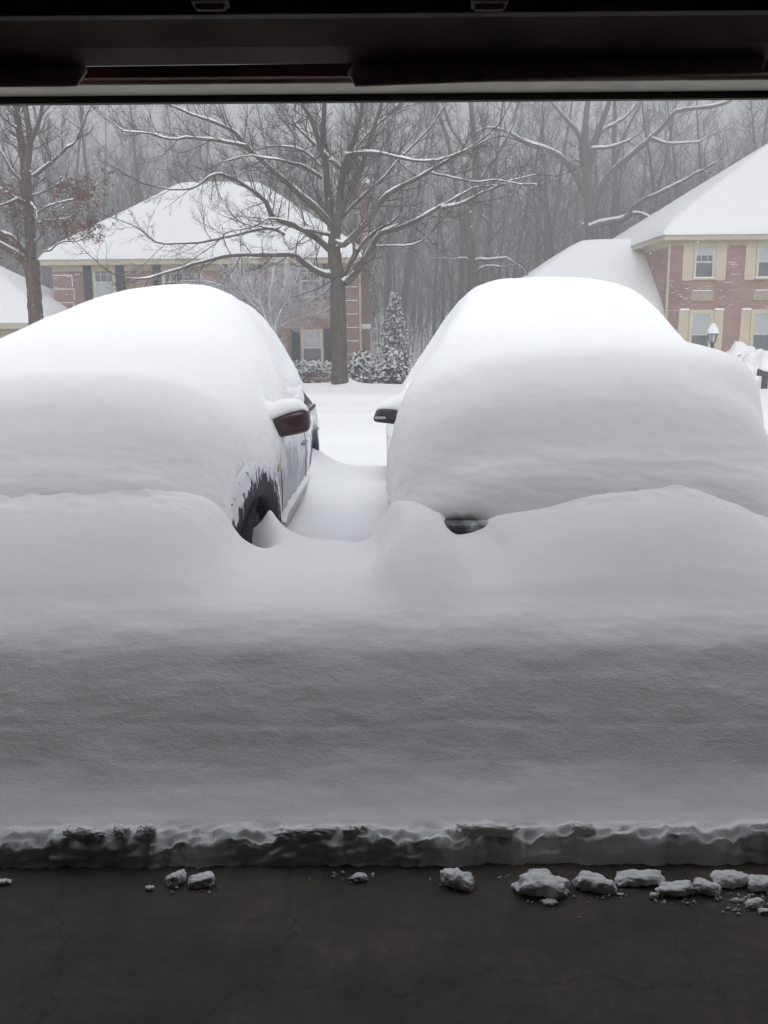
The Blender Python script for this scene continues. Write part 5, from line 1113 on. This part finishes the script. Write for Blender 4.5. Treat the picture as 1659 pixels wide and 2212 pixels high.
# ------------------------------------------------------------------ shrubs
def blob(name, cx, cy, cz, sx, sy, sz, seed, mt, amp=.25, n=48):
    th = np.linspace(0, 2*math.pi, n + 1)[:-1]; ph = np.linspace(-.5*math.pi, .5*math.pi, n // 2)
    TH, PH = np.meshgrid(th, ph); x, y, z = np.cos(PH)*np.cos(TH), np.cos(PH)*np.sin(TH), np.sin(PH)
    r = 1 + amp * fbm(x*1.6 + seed, y*1.6, z*1.6, 3)
    V = np.stack([cx + sx*r*x, cy + sy*r*y, cz + sz*r*z], -1).reshape(-1, 3); nr = n // 2; F = []
    for j in range(nr-1):
        for i in range(n): F.append((j*n+i, j*n+(i+1) % n, (j+1)*n+(i+1) % n, (j+1)*n+i))
    return V, np.array(F)
LEAFG = bark_mat('dark_leaf_under_snow', (.045, .055, .05), lo=.30, hi=.55)
def leafy(cx, cy, cz, sx, sy, sz, n, size, rg, clumps=40, box=False):
    """leaf-sized faces gathered in clumps; drooping, snow on the upward ones"""
    cc = rg.normal(0, 1, (clumps, 3)); cc /= np.linalg.norm(cc, axis=1, keepdims=True); cc *= rg.uniform(.55, 1.0, (clumps, 1)); 
    if box: cc = rg.uniform(-1, 1, (clumps, 3)); m = np.argmax(rg.random((clumps, 3)) * np.array([.3, 1, 1]), 1); cc[np.arange(clumps), m] = np.sign(cc[np.arange(clumps), m]) * rg.uniform(.85, 1.05, clumps)
    cc[:, 2] = np.abs(cc[:, 2]) * 1.0 if not box else cc[:, 2]
    c = cc[rg.integers(clumps, size=n)] + rg.normal(0, .10, (n, 3)); c = c * np.array([sx, sy, sz]) + np.array([cx, cy, cz])
    a = rg.normal(0, 1, (n, 3)); a[:, 2] *= .6; a /= np.linalg.norm(a, axis=1, keepdims=True); b = np.cross(a, rg.normal(0, 1, (n, 3))); b /= np.linalg.norm(b, axis=1, keepdims=True)
    s_ = size * rg.uniform(.6, 1.3, (n, 1)); nrm = np.cross(a, b); fl = nrm[:, 2] < 0; b[fl] *= -1
    V = np.stack([c - a*s_, c + b*s_*.5, c + a*s_, c - b*s_*.5], 1).reshape(-1, 3); return V, np.arange(4*n).reshape(-1, 4)
rg = np.random.default_rng(33)
def shrub(name, label, cx, cy, cz, sx, sy, sz, n, size, nsn, group=None, cl=46, cat='shrub', box=False):
    b = (cx, cy, cz); e = empty(name, b, label, cat, group)
    V, F = leafy(cx, cy, cz, sx, sy, sz, n, size, rg, cl, box); keep(mesh_np('foliage', V, F, LEAFG), e, b)
    T = Tree()
    for k in range(8): grow(T, np.array([cx + rg.normal(0, sx*.2), cy, cz - .1]), np.array([rg.normal(0, .5), rg.normal(0, .4), 1.]), sz * .9, .02, 0, rg, 1, k=3)
    keep(T.build('stems', BARK), e, b)
    # snow lumps on the clumps
    q = V.reshape(-1, 4, 3)[rg.integers(n, size=nsn), 0]; q = q[(q[:, 2] - cz) > sz * .1]
    V2, F2 = ico_clumps(q + np.array([0, 0, size*.3]), rg.uniform(.5, 1.3, len(q)) * size * .75, rg); keep(mesh_np('snow_cover', V2, F2, SNOWT, smooth=True), e, b); return e
def on(px, py, Y): q = P(px, py, Y); return q
q = on(787, 828, 34); shrub('rhododendron', 'round snow-laden rhododendron bush right of the street tree trunk', q.x, 34, q.z, .62, .6, 1.15, 2600, .085, 700)
q = on(854, 828, 33.5); shrub('rhododendron', 'snow-laden rhododendron bush below the small spruce', q.x, 33.5, q.z, .62, .6, 1.15, 2600, .085, 700)
q = on(665, 828, 36.0); hz = P(665, 785, 36.).z
q1 = on(590, 828, 36.)
b = (q.x, 36., hz - .45); e = shrub('clipped_hedge', 'low clipped hedge frosted with snow beneath the left house window', (q.x + q1.x)/2 , 36., hz - .40, abs(q.x - q1.x)/2 + 1.05, .5, .38, 5200, .06, 4400, cl=420, cat='hedge', box=True)
# small spruce
def spruce(name, label, px, pyb, pyt, Y, w_):
    q = P(px, pyb, Y); t = P(px, pyt, Y); h = t.z - q.z; b = (q.x, Y, q.z); e = empty(name, b, label, 'tree')
    T = Tree(); T.tube([(q.x, Y, q.z), (q.x, Y, t.z)], [.09, .015], 8); keep(T.build('trunk', BARK), e, b)
    Vn = []; SN = []; 
    for k in range(150):
        f = (k + .5) / 150; z = q.z + h * (.03 + .95 * f); L = w_ * (1 - f) ** .85 * rg.uniform(.7, 1.15) + .08; a = rg.uniform(0, 6.28)
        for j in range(26):
            s_ = (j + rg.random()) / 26; p = np.array([q.x + math.cos(a)*L*s_, Y + math.sin(a)*L*s_, z - .28*L*s_ + .22*L*s_*s_]) + rg.normal(0, .035, 3); Vn.append(p)
            if rg.random() < .42 and s_ > .25: SN.append(p + np.array([0, 0, .03]))
    C = np.array(Vn); n = len(C); a = rg.normal(0, 1, (n, 3)); a[:, 2] -= .3; a /= np.linalg.norm(a, axis=1, keepdims=True); bb = np.cross(a, rg.normal(0, 1, (n, 3))); bb /= np.linalg.norm(bb, axis=1, keepdims=True); s_ = rg.uniform(.05, .10, (n, 1))
    V = np.stack([C - a*s_, C + bb*s_*.3, C + a*s_, C - bb*s_*.3], 1).reshape(-1, 3); keep(mesh_np('crown', V, np.arange(4*n).reshape(-1, 4), LEAFG), e, b)
    V2, F2 = ico_clumps(np.array(SN), rg.uniform(.02, .055, len(SN)), rg); keep(mesh_np('snow_cover', V2, F2, SNOWT, smooth=True), e, b)
spruce('spruce_tree', 'small snow-dusted spruce right of the brick chimney', 853, 828, 632, 36.5, 1.0)
# ornamental tree, every twig white
T, Tw, S = Tree(), Tree(), Tree(); Yc = 34.5; q = P(600, 800, Yc); q.z = -.4
s4 = Yc / FPX / (1.952 * 1.507)
for pts, dy in [([(190,1900),(185,1700),(180,1560)], (0, 0)), ([(180,1560),(130,1450),(90,1330),(70,1220),(40,1150)], (0, -.8)), ([(180,1570),(200,1450),(250,1350),(330,1290),(420,1260)], (0, -.6)), ([(180,1560),(160,1420),(150,1300),(170,1180),(180,1100)], (0, .5)),
     ([(150,1480),(40,1400),(-60,1330),(-160,1290),(-240,1260)], (0, .6)), ([(190,1500),(290,1450),(400,1420),(500,1390)], (0, .8)), ([(120,1420),(0,1300),(-80,1200),(-140,1130)], (0, -1)), ([(210,1430),(290,1280),(330,1180),(360,1120)], (0, -1)), ([(160,1400),(240,1250),(250,1130)], (0, 1.2)), ([(100,1350),(-20,1230),(-40,1120)], (0, 1.2)),
     ([(60,1330),(-100,1250),(-260,1200),(-380,1200)], (0, -.5)), ([(260,1400),(380,1340),(480,1290),(520,1250)], (0, -.5))]:
    traced(T, None, c4(pts), Yc, 9 * s4, 4 * s4, 6, rg, (Tw, 14.0, .95, 2, None), dy, seglen=.2)
tree_thing('ornamental_tree', 'small ornamental tree with every twig frosted white, before the left house', q, T, Tw, None, barkm=FROST, twigm=FROST)
# snow-buried bushes by the right house
SB = 'bushes buried in snow before the right house'
for i, (px, py, w_, h_, Y, lab) in enumerate(((1592, 790, 44, 52, 31., 'left peaked mound of snow over a bush before the right house'), (1648, 795, 50, 50, 30., 'right broad mound of snow over a bush before the right house'), (1600, 800, 40, 26, 29., 'low front heap of snow over a bush before the right house'))):
    q = P(px, py, Y); s_ = Y / FPX
    b = (q.x, Y, q.z - .15); e = empty('buried_bush', b, lab, 'bush', SB)
    V, F = blob('snow_cover', q.x, Y, q.z - .15, w_ * s_, w_ * s_ * .9, h_ * s_, 3 + i * 5, SNOWR, .42); keep(mesh_np('snow_cover', V, F, SNOWR, smooth=True), e, b)
    V, F = leafy(q.x, Y, q.z - .1, w_ * s_ * .95, w_ * s_ * .9, h_ * s_ * .72, 120, .045, rg, 20); keep(mesh_np('foliage', V, F, LEAFG), e, b)
# lamp post
YL = 29.; q = P(1538, 752, YL); tz = P(1538, 740, YL).z
gzl = float(H(q.x, YL)); lp = empty('lamp_post', (q.x, YL, gzl), 'black garden lamp post with a cone of snow on its lantern', 'lamp post')
b = (q.x, YL, gzl); bz = P(1538, 740, YL).z; m = YL / FPX
keep(MB().tube((q.x, YL, gzl - .2), (q.x, YL, bz), .055, .05, 12).build('post', mat('dark_brown_post', (.06, .045, .045), .5)), lp, b)
ltn = MB(); z1 = P(1538, 722, YL).z
for k in range(6):
    a = k * math.pi / 3; ltn.tube((q.x + .09*math.cos(a), YL + .09*math.sin(a), bz), (q.x + .15*math.cos(a), YL + .15*math.sin(a), z1), .010, n=5)
ltn.lathe([(.02, bz - .03), (.09, bz - .01), (.10, bz + .01), (.02, bz + .02)], 12, 'z', (q.x, YL, 0)); ltn.lathe([(.02, z1 - .005), (.17, z1), (.17, z1 + .02), (.02, z1 + .05)], 12, 'z', (q.x, YL, 0))
lt_ = keep(ltn.build('lantern', BLACKP), lp, b)
MB().lathe([(.085, bz + .01), (.135, z1 - .01)], 6, 'z', (q.x, YL, 0)).build('lantern_glass', mat('frosty_glass', (.42, .44, .44), .2, spec=.6), lt_)
MB().lathe([(.17, z1 + .021), (.185, z1 + .07), (.15, z1 + .16), (.10, z1 + .25), (.055, z1 + .31), (.03, z1 + .33), (0, z1 + .34)], 20, 'z', (q.x, YL, 0)).build('snow_cap', SNOWT, lt_, smooth=True)
# letterbox
YB = 26.; q = P(1650, 848, YB); t = P(1650, 797, YB); s_ = YB / FPX; b = (q.x, YB, q.z); DK = mat('dark_grey_letterbox', (.045, .047, .06), .6, nscale=12, namt=.2)
mbx = empty('letterbox', b, 'dark letterbox on a square post heaped with snow by the right edge', 'letterbox')
keep(MB().box(q.x - 5.5*s_, q.x + 5.5*s_, YB - .06, YB + .06, q.z - .5, P(1650, 812, YB).z).build('post', DK, bevel=.008), mbx, b)
zt_, zu_ = P(1650, 798, YB).z, P(1650, 812, YB).z
sec_ = [(-.0, 0), (.0, .0)]
bx = MB(); x0, x1 = q.x - 15*s_, q.x + 18*s_
pr = [(YB - .11, zu_), (YB + .11, zu_), (YB + .11, zu_ + .10), (YB + .08, zu_ + .17), (YB, zu_ + .20), (YB - .08, zu_ + .17), (YB - .11, zu_ + .10)]; n_ = len(pr)
bx.add([(x, y, z) for x in (x0, x1) for y, z in pr], [(i, (i+1) % n_, n_+(i+1) % n_, n_+i) for i in range(n_)] + [tuple(range(n_))[::-1], tuple(range(n_, 2*n_))]); bx.build('box', DK); keep(bpy.data.objects[-1] if False else [o for o in COL.objects if o.name.startswith('box')][-1], mbx, b)
V, F = blob('snow_cap', q.x + .02, YB, zu_ + .20, 16*s_, .13, .30, 2, SNOWT, .25, 32); V[:, 2] = np.maximum(V[:, 2], zu_ + .12 + .06*np.abs(V[:, 0] - q.x)/.2); keep(mesh_np('snow_cap', V, F, SNOWT, smooth=True), mbx, b)
# ------------------------------------------------------------------ falling snow
rg = np.random.default_rng(77); n = 9000
yy = rg.uniform(4.5, 46, n); C = np.stack([rg.uniform(-.46, .46, n) * yy, yy, rg.uniform(0, 1, n) * (1.2 + yy * .27) + .6 - yy*.01], 1)
ok = ~((np.abs(C[:, 0]) < 2.8) & (C[:, 1] < 9.2) & (C[:, 2] < 2.0)); C = C[ok]
V, F = ico_clumps(C, rg.uniform(.0022, .0062, len(C)), rg); sf = mesh_np('snowfall', V, F, mat('snowflake', (.9, .91, .93), .8)); tag(sf, 'fine snowflakes falling through the air', 'snowfall', kind='stuff')
# ------------------------------------------------------------------ haze
hm = bpy.data.materials.new('haze'); hm.use_nodes = True; t = hm.node_tree; t.nodes.clear(); o_ = t.nodes.new('ShaderNodeOutputMaterial'); pv = t.nodes.new('ShaderNodeVolumePrincipled')
pv.inputs['Color'].default_value = (.95, .935, .96, 1); pv.inputs['Density'].default_value = .0122; pv.inputs['Anisotropy'].default_value = .0
t.links.new(pv.outputs[0], o_.inputs['Volume'])
hz_ = MB().box(-270, 270, -8, 430, -6, 40).build('haze', hm); tag(hz_, 'pale snowy haze that fades the woods', 'haze', kind='stuff')
